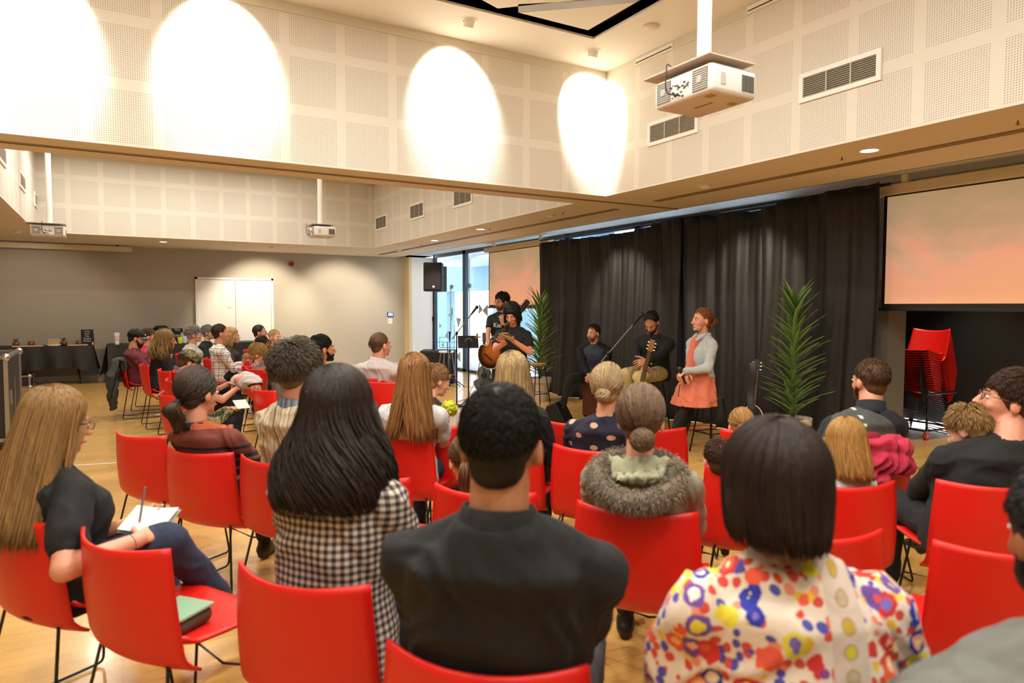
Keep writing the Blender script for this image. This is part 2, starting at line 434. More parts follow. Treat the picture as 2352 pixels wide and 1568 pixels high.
# ---- grilles
def grille(loc, w_, h_, ax, lab, group=None):
    """louvre grille on a wall; ax 'x-' faces -x, 'x+' faces +x"""
    t = thing('air_grille', loc, lab, 'air vent', group=group); s = -1 if ax == 'x-' else 1
    f = MB(); b = .035
    for a in ((-w_/2-b, -h_/2-b, w_/2+b, -h_/2), (-w_/2-b, h_/2, w_/2+b, h_/2+b), (-w_/2-b, -h_/2, -w_/2, h_/2), (w_/2, -h_/2, w_/2+b, h_/2)):
        f.box((min(0, s*.018), a[0], a[1]), (max(0, s*.018), a[2], a[3]))
    f.build('frame', LITE, t)
    MB().box((min(0, s*.003), -w_/2, -h_/2), (max(0, s*.003), w_/2, h_/2)).build('backing', plain('grille_back', '#7b7464', .8), t)
    k = MB(); n = max(6, int(h_/.0145))
    for i in range(n):
        z = -h_/2+(i+.5)*h_/n; x = s*.010
        k.add([(x-.006, -w_/2, z-.003*s*s), (x+.006, -w_/2, z+.003), (x+.006, w_/2, z+.003), (x-.006, w_/2, z-.003), (x-.006, -w_/2, z-.0015), (x+.006, -w_/2, z+.0045), (x+.006, w_/2, z+.0045), (x-.006, w_/2, z-.0015)],
              [(0, 3, 2, 1), (4, 5, 6, 7), (0, 1, 5, 4), (1, 2, 6, 5), (2, 3, 7, 6), (3, 0, 4, 7)])
    for q in (-w_/6, w_/6): k.box((min(s*.004, s*.014), q-.004, -h_/2), (max(s*.004, s*.014), q+.004, h_/2))
    k.build('louvre', plain('louvre_grey', '#cfc8b8', .5), t)
grille((X1, 3.285, 3.226), .60, .155, 'x-', 'white louvred air grille on high wall right of the nearest projector')
grille((X1, 5.055, 3.245), .62, .165, 'x-', 'white louvred air grille on high wall half hidden under the nearest projector')
FG = 'square grilles on the far recess right wall'
grille((X1, 13.44, 3.205), .60, .22, 'x-', 'air grille nearest the far corner on the right recess wall')
grille((X1, 11.54, 3.215), .60, .22, 'x-', 'middle air grille of three on the far right recess wall')
grille((X1, 9.68, 3.215), .60, .22, 'x-', 'air grille nearest the crossbeam on the far right recess wall')
grille((X3, 13.87, 3.235), .60, .16, 'x+', 'small air grille deepest on the far recess left wall')
grille((X3, 11.81, 3.235), .62, .16, 'x+', 'air grille second from the far corner on left recess wall')
grille((X3, 9.75, 3.235), .62, .16, 'x+', 'air grille cut by the left edge of the photo under the crossbeam')
for i, (ya, yb) in enumerate(((5.60, 5.05), (4.15, 3.58))):
    t = thing('linear_vent', (X1-.012, (ya+yb)/2, ZC-.045), ('thin black linear air slot at the ceiling edge beside the coffer corner', 'thin black linear air slot at ceiling edge above the wall grille')[i], 'air vent')
    MB().box((-.008, -abs(ya-yb)/2, -.028), (0, abs(ya-yb)/2, .028)).build('frame', LITE, t)
    MB().box((-.011, -abs(ya-yb)/2+.01, -.016), (-.008, abs(ya-yb)/2-.01, -.006)).build('slot', BLACK, t)
# ---- downlights
GLOW = emis('lamp_glow', '#fff4dc', 9)
def downlight(x, y, lab, lit=True, z=ZS, power=26, tgt=None, lip=False, ang=78):
    t = thing('downlight', (x, y, z), lab, 'ceiling light')
    MB().lathe([(.085, 0), (.085, -.004), (.066, -.006), (.062, 0)]).build('trim_ring', LITE, t, smooth=False)
    if lip: MB().ell((0, 0, -.012), (.058, .058, .026), seg=18, rings=8).build('lamp_housing', LITE, t, smooth=True)
    else: MB().lathe([(.001, -.003), (.060, -.003), (.060, -.001), (.001, -.001)]).build('lamp_face', GLOW if lit else LITE, t)
    if power:
        spot('downlight_lamp', (x, y, z-.03), tgt or (x, y, 0), power, ang, .6, (1., .86, .66), .05)
DL = [(5.128, 3.269, 'lit recessed downlight in soffit above the right projection screen', 1), (5.174, 11.746, 'lit downlight in soffit above the loudspeaker, nearest the far wall of two', 1),
      (5.047, 9.66, 'lit downlight in soffit in front of left projection screen', 1)]
for x, y, lab, lit in DL: downlight(x, y, lab, bool(lit), power=120, ang=100)
for x, y, lab, tg in ((5.063, 7.677, 'tilted white downlight in soffit near the crossbeam end', (6.5, 7.9, 1.5)), (5.171, 5.026, 'tilted white downlight in soffit before the curtain middle', (6.5, 5.6, 1.6)),
                  (5.333, 14.029, 'tilted white downlight in soffit near the far right corner', (6.2, 15.9, 1.2)), (2.869, 14.799, 'tilted downlight above the white double door', (2.9, 16.3, 1.3)),
                  (4.647, 14.588, 'tilted downlight in far soffit right of the red alarm', (4.7, 16.3, 1.2)), (-1.331, 13.849, 'tilted downlight in far soffit at the left edge', (-1.4, 16.3, .9))):
    downlight(x, y, lab, False, power=(520 if 2 < x < 5 else 150 if x < 2 else 420 if y < 10 else 200), tgt=tg, lip=True, ang=(58 if x > 5 and y < 10 else 84))
downlight(.853, 14.707, 'flush downlight in far soffit above the black covered tables', True, power=22)
for (x, y, lab) in ((2.831, 5.647, 'white eyeball spotlight on coffer ceiling above the third light pool'), (4.236, 5.659, 'white eyeball spotlight on coffer ceiling nearest the corner'), (.76, 5.65, 'white eyeball spotlight above the widest light pool'), (-.5, 5.65, 'white eyeball spotlight above the leftmost light pool')):
    if x < 2: continue
    t = thing('spotlight', (x, y, ZC), lab, 'ceiling light')
    MB().lathe([(.075, 0), (.075, -.004), (.056, -.006), (.054, 0)]).build('trim_ring', LITE, t)
    MB().cyl((0, -.01, .02), (0, .016, -.055), .052, .047, 22).build('lamp_housing', LITE, t, smooth=False)
t = thing('smoke_detector', (4.321, 4.902, ZC), 'flat white round detector on coffer ceiling left of projector pole', 'detector')
MB().lathe([(.075, 0), (.075, -.012), (.06, -.022), (.001, -.024)]).build('detector_body', plain('detector', '#d8cfbb', .6), t, smooth=True)
SPR = 'small sprinkler heads along the stage side soffit'
for k, (px, py, lab) in enumerate(((1125, 524, 'small sprinkler head beside the lit downlight before left screen'), (1293, 486, 'small sprinkler head beside the tilted downlight near the crossbeam'), (1934, 358, 'small sprinkler head left of the lit downlight above right screen'), (967, 561, 'small sprinkler head at the far right soffit'), (2338, 275, 'small sprinkler head at the right edge of the soffit'))):
    p = atZ(px, py, ZS); t = thing('sprinkler', (p.x, p.y, ZS), lab, 'sprinkler', group=None)
    MB().cyl((0, 0, 0), (0, 0, -.006), .03, .03, 14).build('plate', LITE, t)
    m = MB(); m.cyl((0, 0, -.006), (0, 0, -.03), .006).cyl((0, 0, -.030), (0, 0, -.033), .014); m.build('nozzle', plain('brass', '#8b6f45', .4, 1.), t)
downlight(8.1, 4.2, 'unseen downlight added in the recess ceiling to light the stacked chairs', True, z=2.75, power=160)  # added out of view behind the screen to brighten stack and recess
# ---- screen housing on far wall
t = thing('screen_housing', (0, 0, 0), 'long closed cream roller screen case under far soffit at left', 'projection screen')
MB().box((-3.0, Y4-.30, 2.60), (.36, Y4-.16, 2.70)).build('housing', plain('housing_cream', '#d5c6a6', .5), t, bevel=.006)
[MB().box((x-.02, Y4-.25, 2.70), (x+.02, Y4-.21, ZS)).build('bracket', BMET, t) for x in (-2.6, -1.2, .1)]
# ---- double door
dd = bpy.data.objects.new('door_1', None); COL.objects.link(dd); dd['kind'] = 'structure'; dd.location = (2.35, Y4, 0)
DOORW = plain('door_white', '#efece6', .5)
m = MB(); m.box((-.81, -.06, 0), (-.765, 0, 2.13)).box((.765, -.06, 0), (.81, 0, 2.13)).box((-.81, -.06, 2.085), (.81, 0, 2.13)); m.build('door_frame', DOORW, dd)
for a, b in ((-.762, -.004), (.004, .762)): MB().box((a, -.035, .005), (b, 0, 2.08)).build('door_leaf', DOORW, dd, bevel=.002)
for dx in (-.17, -.13, -.11): MB().box((dx, -.042, 1.455), (dx+.012, -.035, 1.48)).build('number_plate', plain('plate_grey', '#8a8580', .5), dd)
# ---- wall things
p = atY(669, 606, Y4); t = thing('alarm_sounder', (p.x, Y4, p.z), 'round red fire alarm sounder high on grey wall', 'alarm')
MB().cyl((0, 0, 0), (0, -.05, 0), .062, .055, 26).build('sounder_body', plain('alarm_red', '#a8201f', .4), t, bevel=.004)
MB().cyl((0, -.05, 0), (0, -.058, 0), .025).build('sounder_grille', plain('alarm_dark', '#6d1214', .5), t)
p = atY(896, 722, Y4); t = thing('wall_tablet', (p.x, Y4, p.z), 'small blue touch screen panel on grey wall above white card', 'touch panel')
MB().box((-.075, -.03, -.055), (.075, 0, .055)).build('bezel', BLACK, t, bevel=.004)
MB().box((-.062, -.032, -.042), (.062, -.03, .042)).build('screen', emis('tablet_blue', '#4f6fd8', 1.2), t)
m = MB(); [m.box((-.055+.03*i, -.0335, -.03+.028*j), (-.035+.03*i, -.032, -.012+.028*j)) for i in range(4) for j in range(3)]; m.build('icon', emis('tablet_icon', '#b9c8f4', 1.2), t)
p = atY(896, 737, Y4); t = thing('notice_card', (p.x, Y4, p.z), 'small white printed card below the blue wall panel', 'card')
MB().box((-.055, -.006, -.065), (.055, 0, .065)).build('card', WHITE, t)
m = MB(); [m.box((-.035, -.007, .02-.02*i), (.0, -.006, .026-.02*i)) for i in range(2)]; m.build('print', plain('print_grey', '#8c8c90', .6), t)

# ------------------------------------------------------------------ window wall on the stage side
WX = 7.05
FRM = plain('window_frame_blue', '#33475c', .4, .3)
_g = N('window_glass'); _tr = _g.n('BsdfTransparent'); _tr.inputs[0].default_value = (.93, .96, .97, 1); _gl = _g.n('BsdfGlossy'); _gl.inputs['Roughness'].default_value = .03
_mx = _g.n('MixShader'); _mx.inputs[0].default_value = .06; _g.l(_tr.outputs[0], _mx.inputs[1]); _g.l(_gl.outputs[0], _mx.inputs[2]); _g.l(_mx.outputs[0], _g.t.nodes['Material Output'].inputs[0]); GL = _g.m
def window(i, ya, yb):
    o = bpy.data.objects.new('window_%d' % i, None); COL.objects.link(o); o['kind'] = 'structure'; o.location = (WX, 0, 0)
    m = MB(); m.box((-.04, ya, 0), (.04, ya+.07, 2.8)).box((-.04, yb-.07, 0), (.04, yb, 2.8)).box((-.04, ya, 2.72), (.04, yb, 2.8)).box((-.04, ya, 0), (.04, yb, .06))
    m.build('window_frame', FRM, o); MB().box((-.004, ya+.07, .06), (.004, yb-.07, 2.72)).build('window_pane', GL, o); return o
ys = [5.4, 6.8, 8.2, 10.1, 12.35, 14.25, Y4-.30]
wins = [window(i+1, a, b) for i, (a, b) in enumerate(zip(ys[:-1], ys[1:]))]
# sliding door hardware and leaning etched pattern on the far panes
m = MB(); m.box((-.06, 13.92, .06), (-.03, 13.97, 2.60)); m.build('door_rail', plain('rail_white', '#f2f4f6', .3), wins[4])
for yy in (13.95, 14.9): MB().box((-.08, yy-.08, 1.93), (-.04, yy+.02, 2.02)).build('patch_fitting', plain('fitting_grey', '#5d6f7a', .35, .8), wins[4])
MB().cyl((-.06, 14.92, .9), (-.06, 14.92, 1.95), .018).build('door_pull', plain('pull_steel', '#c9d2d6', .25, .6), wins[5])
rr = random.Random(5); m = MB()
for k in range(16):
    y = 12.55+rr.random()*3.3; z = .15+rr.random()*1.35; a = rr.random()*6; q = .07+.1*rr.random()
    if abs(y-14.2) < .15: continue
    m.prism([(-.006, y+q*math.cos(a+j*2.1), z+q*math.sin(a+j*2.1)) for j in range(3)], (-.002, 0, 0))
m.build('window_film', plain('etched_blue', '#a9c0cf', .5), wins[4])
struct(flat('ground_terrace', (7.12, 5.45, -.02), (11.2, 40, .004), plain('paving', '#d9dadb', .8)))
# outside: pale paving, blue clad building, louvres
struct(flat('ground', (11.2, -3, -.12), (30, 40, -.02), plain('paving', '#d9dadb', .8)))
ex = thing('neighbour_building', (9.6, 0, 0), 'blue-grey building seen through the windows behind the loudspeaker', 'building')
MB().box((0, 15.6, 2.0), (.3, 34, 4.2)).box((0, 12.6, 0), (.3, 17.6, 4.2)).box((0, 20.8, 0), (.3, 34, 4.2)).build('wall', plain('blue_cladding', '#7fa3b8', .6), ex)
MB().box((-.5, 12.0, 0), (.0, 12.55, 3.6)).build('column', plain('blue_column', '#3f5e86', .5), ex)
m = MB(); [m.box((-1.2, 11.2, .35+.16*i), (-1.15, 12.0, .45+.16*i)) for i in range(16)]; m.build('louvre', plain('louvre_pale', '#c4d3dd', .5), ex)
MB().box((-2.2, 11.4, 2.72), (.1, 19, 2.84)).build('canopy', plain('canopy_white', '#e8ecee', .6), ex)

# ------------------------------------------------------------------ projection screens
def sky_image(name, seed):
    s = N(name); x = s.xyz(); t = s.m_('DIVIDE', s.m_('SUBTRACT', x[2], 1.5), 1.2)
    n = s.noise(1.3, 4., s.map((1, 1, 1.6), loc=(seed, seed, 0)), .6)[0]
    t2 = s.m_('ADD', t, s.m_('MULTIPLY', s.m_('SUBTRACT', n, .5), 1.1))
    c = s.ramp(t2, [(0., '#eba878'), (.28, '#eba283'), (.45, '#d9a684'), (.7, '#c0a07e'), (1., '#b39a70')])
    s.b.inputs['Emission Strength'].default_value = .62; s.l(c, s.b.inputs['Emission Color'])
    return s.fin(s.mix(.5, c, C('#777777')), .9)
def screen(ya, yb, lab, seed):
    t = thing('projection_screen', (XS, 0, 0), lab, 'projection screen')
    MB().box((-.012, ya, 1.50), (.0, yb, 2.66)).build('fabric_border', BLACK, t)
    MB().box((-.014, ya+.035, 1.54), (-.012, yb-.035, 2.60)).build('projected_image', sky_image('sunset_image_%d' % seed, seed), t)
    MB().box((-.03, ya-.02, 1.47), (.012, yb+.02, 1.505)).build('weight_bar', plain('bar_black', '#1d1c1b', .4), t, bevel=.006)
    MB().box((-.06, ya-.13, 2.615), (.07, yb+.13, 2.715)).build('housing', plain('housing_cream', '#d5c6a6', .5), t, bevel=.008)
    [MB().box((-.02, y-.03, 2.715), (.02, y+.03, 2.80)).build('bracket', LITE, t) for y in (ya+.2, yb-.2)]
screen(1.2, 4.10, 'large projection screen glowing orange and tan at the right edge', 3)
screen(10.30, 12.46, 'projection screen glowing orange behind the guitarist and left palm', 8)

# ------------------------------------------------------------------ black curtain
cur = thing('stage_curtain', (0, 0, 0), 'floor length black pleated curtain behind the seated musicians', 'curtain')
CURT = fab('black_drape', lambda s: s.mix(s.noise(120., 2.)[0], C('#181513'), C('#120f0e')), .25, .62)
def drape(ya, yb, seed, xo):
    r = random.Random(seed); ph = [r.random()*6.28 for _ in range(5)]
    def fn(u, v):
        y = ya+(yb-ya)*u; z = 2.70*v
        top = 2.655+.02*math.sin(y*2.1)-(.045 if y > 7.3 else 0)+(.055 if y < 5.2 else 0)
        z = .003+(top-.003)*v; k = 1-.35*v
        x = XS-.17+xo+k*(.055*math.sin(y*9+ph[0]+.6*math.sin(z*.9))+.030*math.sin(y*23+ph[1]+.5*math.sin(z*1.4))+.012*math.sin(y*47+ph[2]+z))
        return (x, y+.02*math.sin(z*2+ph[3]), z)
    MB().sheet(fn, int((yb-ya)*64), 22, .006).build('drape', CURT, cur, smooth=True)
drape(8.45, 10.24, 1, 0); drape(6.70, 8.70, 2, -.05); drape(5.20, 6.95, 3, 0.01); drape(4.02, 5.46, 4, -.05)
MB().cyl((XS-.17, 3.95, 2.70), (XS-.17, 10.25, 2.67), .016).build('rail', BMET, cur)

# ------------------------------------------------------------------ projectors
PW = plain('projector_white', '#e6e2da', .4)
def projector(loc, k, lab, rz=0.):
    """port side faces -x, body runs along +y (width) and +x (depth)"""
    t = thing('ceiling_projector', loc, lab, 'projector', rz)
    W_, D_, H_ = .47*k, .37*k, .165*k
    b = MB().box((0, 0, 0), (D_, W_, H_)).build('body', PW, t, smooth=True)
    q = b.modifiers.new('bevel', 'BEVEL'); q.width = .028*k; q.segments = 4
    for ya in (.03*k, W_-.145*k):
        MB().box((-.003, ya, .025*k), (.001, ya+.115*k, H_-.02*k)).build('vent', plain('vent_grey', '#5d584f', .6), t)
        f = MB(); [f.box((-.005, ya, .028*k+j*.0125*k), (-.002, ya+.115*k, .0325*k+j*.0125*k)) for j in range(10)]; f.build('vent_slat', plain('vent_slat', '#cfcac0', .5), t)
        MB().cyl((-.003, ya+.06*k, .085*k), (-.007, ya+.06*k, .085*k), .020*k).build('fan_hub', plain('fan_grey', '#b9b4aa', .5), t)
    pm = MB(); r = random.Random(3)
    for j in range(26):
        y = (.17+.15*r.random())*k; z = (.022+.08*r.random())*k; pm.box((-.004, y, z), (-.001, y+(.006+.014*r.random())*k, z+.007*k))
    pm.build('port', plain('port_dark', '#2c2b2c', .5), t)
    MB().box((.07*k, -.002, .05*k), (.11*k, .001, H_-.05*k)).build('label_sticker', plain('sticker', '#bdb8b0', .6), t)
    f = MB(); [f.box((D_-.13*k+j*.034*k, -.004, .035*k), (D_-.10*k+j*.034*k, -.001, H_-.04*k)) for j in range(3)]; f.build('side_vent', plain('vent_grey', '#5d584f', .6), t)
    ym = MB(); ym.box((.045*k, .05*k, -.003), (.095*k, .10*k, .001)).box((.27*k, .10*k, -.003), (.32*k, .14*k, .001)); ym.build('warning_sticker', plain('sticker_yellow', '#b5ae22', .5), t)
    MB().box((.17*k, .16*k, -.002), (.18*k, .30*k, .001)).build('maker_mark', plain('mark_brown', '#8a6b45', .5), t)
    MB().box((-.03*k, -.01*k, H_+.03*k), (D_-.03*k, W_+.07*k, H_+.038*k)).build('mount_plate', plain('plate_tan', '#cdbfae', .45), t)
    MB().box((D_*.3, W_*.3, H_-.002), (D_*.7, W_*.7, H_+.03*k)).build('mount_bracket', LITE, t)
    MB().cyl((D_*.42, W_*.45, H_+.038*k), (D_*.42, W_*.45, ZC-loc[2]), .034, .034, 24).build('pole', WHITE, t, smooth=False)
    MB().cyl((D_*.42, W_*.45, ZC-loc[2]-.02), (D_*.42, W_*.45, ZC-loc[2]), .07).build('ceiling_flange', WHITE, t)
    cb = [(-.02, .30*k, H_+.05*k), (-.055*k, .30*k, H_+.06*k), (-.06*k, .305*k, .10*k), (-.05*k, .30*k, .05*k), (-.01*k, .25*k, .035*k), (.01, .24*k, .035*k)]
    MB().tube(rounded(cb, .03*k), .0035, 8).build('cable', BMET, t, smooth=True)
    return t
projector((2.407, 2.311, 2.5), .83, 'nearest white ceiling projector on a pole, seen from below at top right')
projector((-.53, 10.9, 2.42), .83, 'small distant white projector at the far left with ports facing the viewer', RD(90))
pp = atZ(722, 541, 2.47)
projector((pp.x, pp.y, 2.47), .83, 'small distant white projector hanging in the middle of the far recess')

# ------------------------------------------------------------------ red sled chairs
REDM = N('red_plastic'); REDM.bump(REDM.noise(420., 2.)[0], .06, .001)
RED = REDM.fin(C('#d41b12'), .42, Specular_IOR_Level=.45)
def chair_parts(root, RED=RED):
    def seat(u, v):
        x = (u-.5)*2; y = .235-(.425-.055*abs((u-.5)*2)**2.2)*v; w_ = .235-.028*v
        if v < .06: w_ -= .02*(1-v/.06)
        z = .452-.012*math.sin(PI*min(1, v*1.05))*(1-.5*abs(x))+.010*abs(x)**3
        if v < .12: z -= .018*(1-v/.12)**2
        if v > .86: z += .03*((v-.86)/.14)**2
        return (x*w_, y, z)
    MB().sheet(seat, 16, 16, .011).build('seat', RED, root, smooth=True)
    def back(u, v):
        x = (u-.5)*2; z = .385+.40*v; w_ = .236-.020*v+.006*math.sin(PI*v)
        y = -.205-.058*v**1.2-.012*math.sin(PI*v)+(.052+.026*v)*abs(x)**2.1
        if v < .16: y += .05*(1-v/.16)**2
        z += -.010*(1-abs(x)**2)*v
        return (x*w_, y, z)
    MB().sheet(back, 18, 18, .010).build('backrest', RED, root, smooth=True)
    for s in (-1, 1):
        p = [(s*.10, .17, .437), (s*.155, .19, .437), (s*.225, .215, .012), (s*.235, -.235, .012), (s*.165, -.165, .420), (s*.10, -.165, .425)]
        MB().tube(rounded(p, .028), .0058, 8).build('side_frame', BMET, root, smooth=True)
    MB().cyl((-.17, -.165, .425), (.17, -.165, .425), .0055, seg=8).build('crossbar', BMET, root); MB().cyl((-.155, .185, .437), (.155, .185, .437), .0055, seg=8).build('crossbar', BMET, root)
    MB().tube([(-.185, .198, .24), (0, .165, .22), (.185, .198, .24)], .005, 8).build('stretcher', BMET, root, smooth=True)
CH0 = thing('stacking_chair', (0, 0, 0), 'x', 'chair'); chair_parts(CH0); index_kids(); ch_used = [False]
def chair(x, y, face, label, z=0., group='red sled chairs of the audience'):
    if not ch_used[0]: o = CH0; ch_used[0] = True
    else: o = copy_tree(CH0)
    o.location = (x, y, z); o.rotation_euler = (0, 0, RD(face-90)); o['label'] = label; o['group'] = group
    return o
def corner(side, px, py, face, z=.782):
    """root position of a chair whose back's top corner is seen at a pixel"""
    p = atZ(px, py, z); s = {'L': -1, 'R': 1, 'C': 0}[side]; a = RD(face-90)
    lx, ly = s*.215, -.205 if s else -.265
    return (p.x-(lx*math.cos(a)-ly*math.sin(a)), p.y-(lx*math.sin(a)+ly*math.cos(a)))

# ------------------------------------------------------------------ people
def rotz(v, a): c, s = math.cos(a), math.sin(a); return Vector((v[0]*c-v[1]*s, v[0]*s+v[1]*c, v[2]))
def ik(a, b, l1, l2, hint):
    a = Vector(a); b = Vector(b); d = b-a; L = min(d.length, (l1+l2)*.995); d.normalize(); b = a+d*L
    k = (l1*l1-l2*l2+L*L)/(2*L); h = math.sqrt(max(0, l1*l1-k*k)); hint = Vector(hint); hint = (hint-d*hint.dot(d))
    if hint.length < 1e-4: hint = Vector((0, -1, 0))
    return a+d*k+hint.normalized()*h, b
def hand(mb, wr, d, n, side, k=1., curl=.5, spread=1.):
    """wr wrist, d finger direction, n palm normal; thumb on the side t*side"""
    d = Vector(d).normalized(); n = Vector(n); n = (n-d*n.dot(d)).normalized(); t = d.cross(n)*side
    wr = Vector(wr)
    rings = []
    for q, w_, h_ in ((-.01, .024, .019), (.02, .031, .018), (.055, .039, .016), (.088, .040, .012), (.096, .036, .008)):
        c = wr+d*(q*k); rings.append([c+t*(w_*k*math.cos(a))+n*(h_*k*math.sin(a)) for a in [2*PI*j/14 for j in range(14)]])
    mb.loft(rings)
    for i, (o, L) in enumerate(((.030, .072), (.010, .080), (-.011, .074), (-.031, .058))):
        p = wr+d*(.086*k)+t*(o*k); dd = (d+t*(o*1.6*spread)).normalized(); r = .0088-.0006*i
        cu = curl*(1+.12*i)
        for j, f in enumerate((.45, .32, .25)):
            dd = (dd*math.cos(cu)+n*math.sin(cu)).normalized(); q = p+dd*(L*f*k); mb.cap(p, q, r*k*(1-.09*j), r*k*(.92-.09*j), 8, 3); p = q
    p = wr+d*(.022*k)+t*(.026*k); dd = (t*.75+d*.65+n*.25).normalized()
    for j, L in enumerate((.040, .032, .026)):
        q = p+dd*(L*k); mb.cap(p, q, (.0125-.0015*j)*k, (.011-.0015*j)*k, 8, 3); p = q; dd = (dd+n*.35*curl+d*.45).normalized()
EYEW = plain('eye_white', '#e4dfd8', .25); EYEI = plain('eye_iris', '#2a1d14', .2); LIP = plain('lips', '#a8564c', .5)

def strands(mb, Rt, n, L, rad, rng, style, shell, wave=0., drop=None, npt=9, seg=3, crown=(0, -.32, .95), back=None, part=0., flare=0., side_lim=None):
    """tapered locks of hair. Rt: head-local -> body-local transform; shell=(centre, radii) in head-local metres"""
    c, rr = Vector(shell[0]), shell[1]; K = Vector(crown).normalized(); e1 = K.cross(Vector((0, 1, 0))).normalized(); e2 = K.cross(e1)
    for i in range(n):
        ph = rng.random()*2*PI; th0 = RD(4)+(RD(58)*rng.random() if style == 'long' else RD(92)*rng.random()**.8)
        off = 1.015+.055*rng.random(); pts = []; l = L*(.78+.3*rng.random()); wph = rng.random()*6.28; st = l/npt
        th = th0; p = None; mode = 0; ax = rng.random()
        def surf(th, ph):
            dd = K*math.cos(th)+(e1*math.cos(ph)+e2*math.sin(ph))*math.sin(th); return c+Vector((dd.x*rr[0], dd.y*rr[1], dd.z*rr[2]))*off
        p = surf(th, ph)
        if style in ('short', 'curly') and (p.y > .052 and p.z < .052 or (abs(p.x) > .05 and p.z < -.012 and p.y > -.045) or p.z < -.062): continue
        if style == 'long' and p.y > .045 and p.z < .045: continue
        if style == 'short':
            nrm = Vector(((p.x-c.x)/rr[0]**2, (p.y-c.y)/rr[1]**2, (p.z-c.z)/rr[2]**2)).normalized()
            fl = (surf(th+.05, ph)-p).normalized(); q = p-nrm*.006; dd = (fl*(.9+wave*rng.random())+nrm*(.28+wave*rng.random())+Vector((rng.uniform(-1, 1), rng.uniform(-1, 1), rng.uniform(-1, 1)))*(.15+wave*.5)).normalized()
            pts = [q, q+dd*l*.35, q+dd*l*.7+fl*l*.08, q+dd*l+fl*l*.2-nrm*l*.08]
            pts = [Rt @ a for a in pts]; rs = [rad, rad*.95, rad*.7, rad*.15]
        elif style == 'curly':
            nrm = (p-c).normalized(); u, v, _ = basis(nrm); pts = []; rs = []
            for j in range(npt):
                a = j*1.15+wph; pts.append(Rt @ (p+nrm*(.022*j/npt)+(u*math.cos(a)+v*math.sin(a))*.009)); rs.append(rad*(1-.4*j/npt))
        elif style == 'swept':      # gathered towards a bun point
            tgt = Vector(back); a = surf(th, ph)
            if p.y > .05 and p.z < .05: continue
            if p.z < -.05: continue
            for j in range(npt):
                t = j/(npt-1); q = a.lerp(tgt, t); dd = q-c; s = math.sqrt((dd.x/rr[0])**2+(dd.y/rr[1])**2+(dd.z/rr[2])**2)
                if s > 1e-4: q = c+dd*(off*1.0/s)
                pts.append(Rt @ q)
            rs = [rad*(1-.3*j/npt) for j in range(npt)]
        else:
            rs = []; vel = Vector((0, 0, 0)); q = p; cur = []
            hx = None; floor_ = -(drop if drop else 9)
            for j in range(npt+1):
                cur.append(q.copy())
                if mode == 0:
                    dth = st/((rr[0]+rr[1]+rr[2])/3); th += dth; nq = surf(th, ph)
                    if nq.z < c.z+.004 or th > RD(112): mode = 1; hang = nq.copy(); nq = q+(nq-q)
                    if nq.y > .03 and nq.z < .06 and style == 'long': nq.y -= .4*st; nq.x += math.copysign(.35*st, nq.x if abs(nq.x) > .004 else rng.uniform(-1, 1))
                    q = nq
                else:
                    hx = hx or 0; hx += st; a = hx*21+wph
                    sx = math.copysign(1, q.x if abs(q.x) > .01 else rng.uniform(-1, 1))
                    q = q+Vector((sx*flare*st*min(1.4, (hx/.16)**1.3)+wave*min(1, hx/.13)*math.cos(a)*st*1.4, (wave*min(1, hx/.13)*.8*math.sin(a)*st)-(.0 if q.y > 0 else .10*st), -st))
                    if q.y > .02: q.y -= .25*st
                    if q.y > -.03 and abs(q.x) < .072: q.x = sx*.072
                if q.z < floor_-.03*ax: break
            pts = [Rt @ a for a in cur]; m_ = len(pts)
            if m_ < 3: continue
            rs = [rad*(.75+.35*math.sin(PI*min(1, (j/m_)*1.2)))*(1 if j < m_-2 else .55-.3*(j == m_-1)) for j in range(m_)]
        mb.tube(pts, rad, seg, rs=rs)

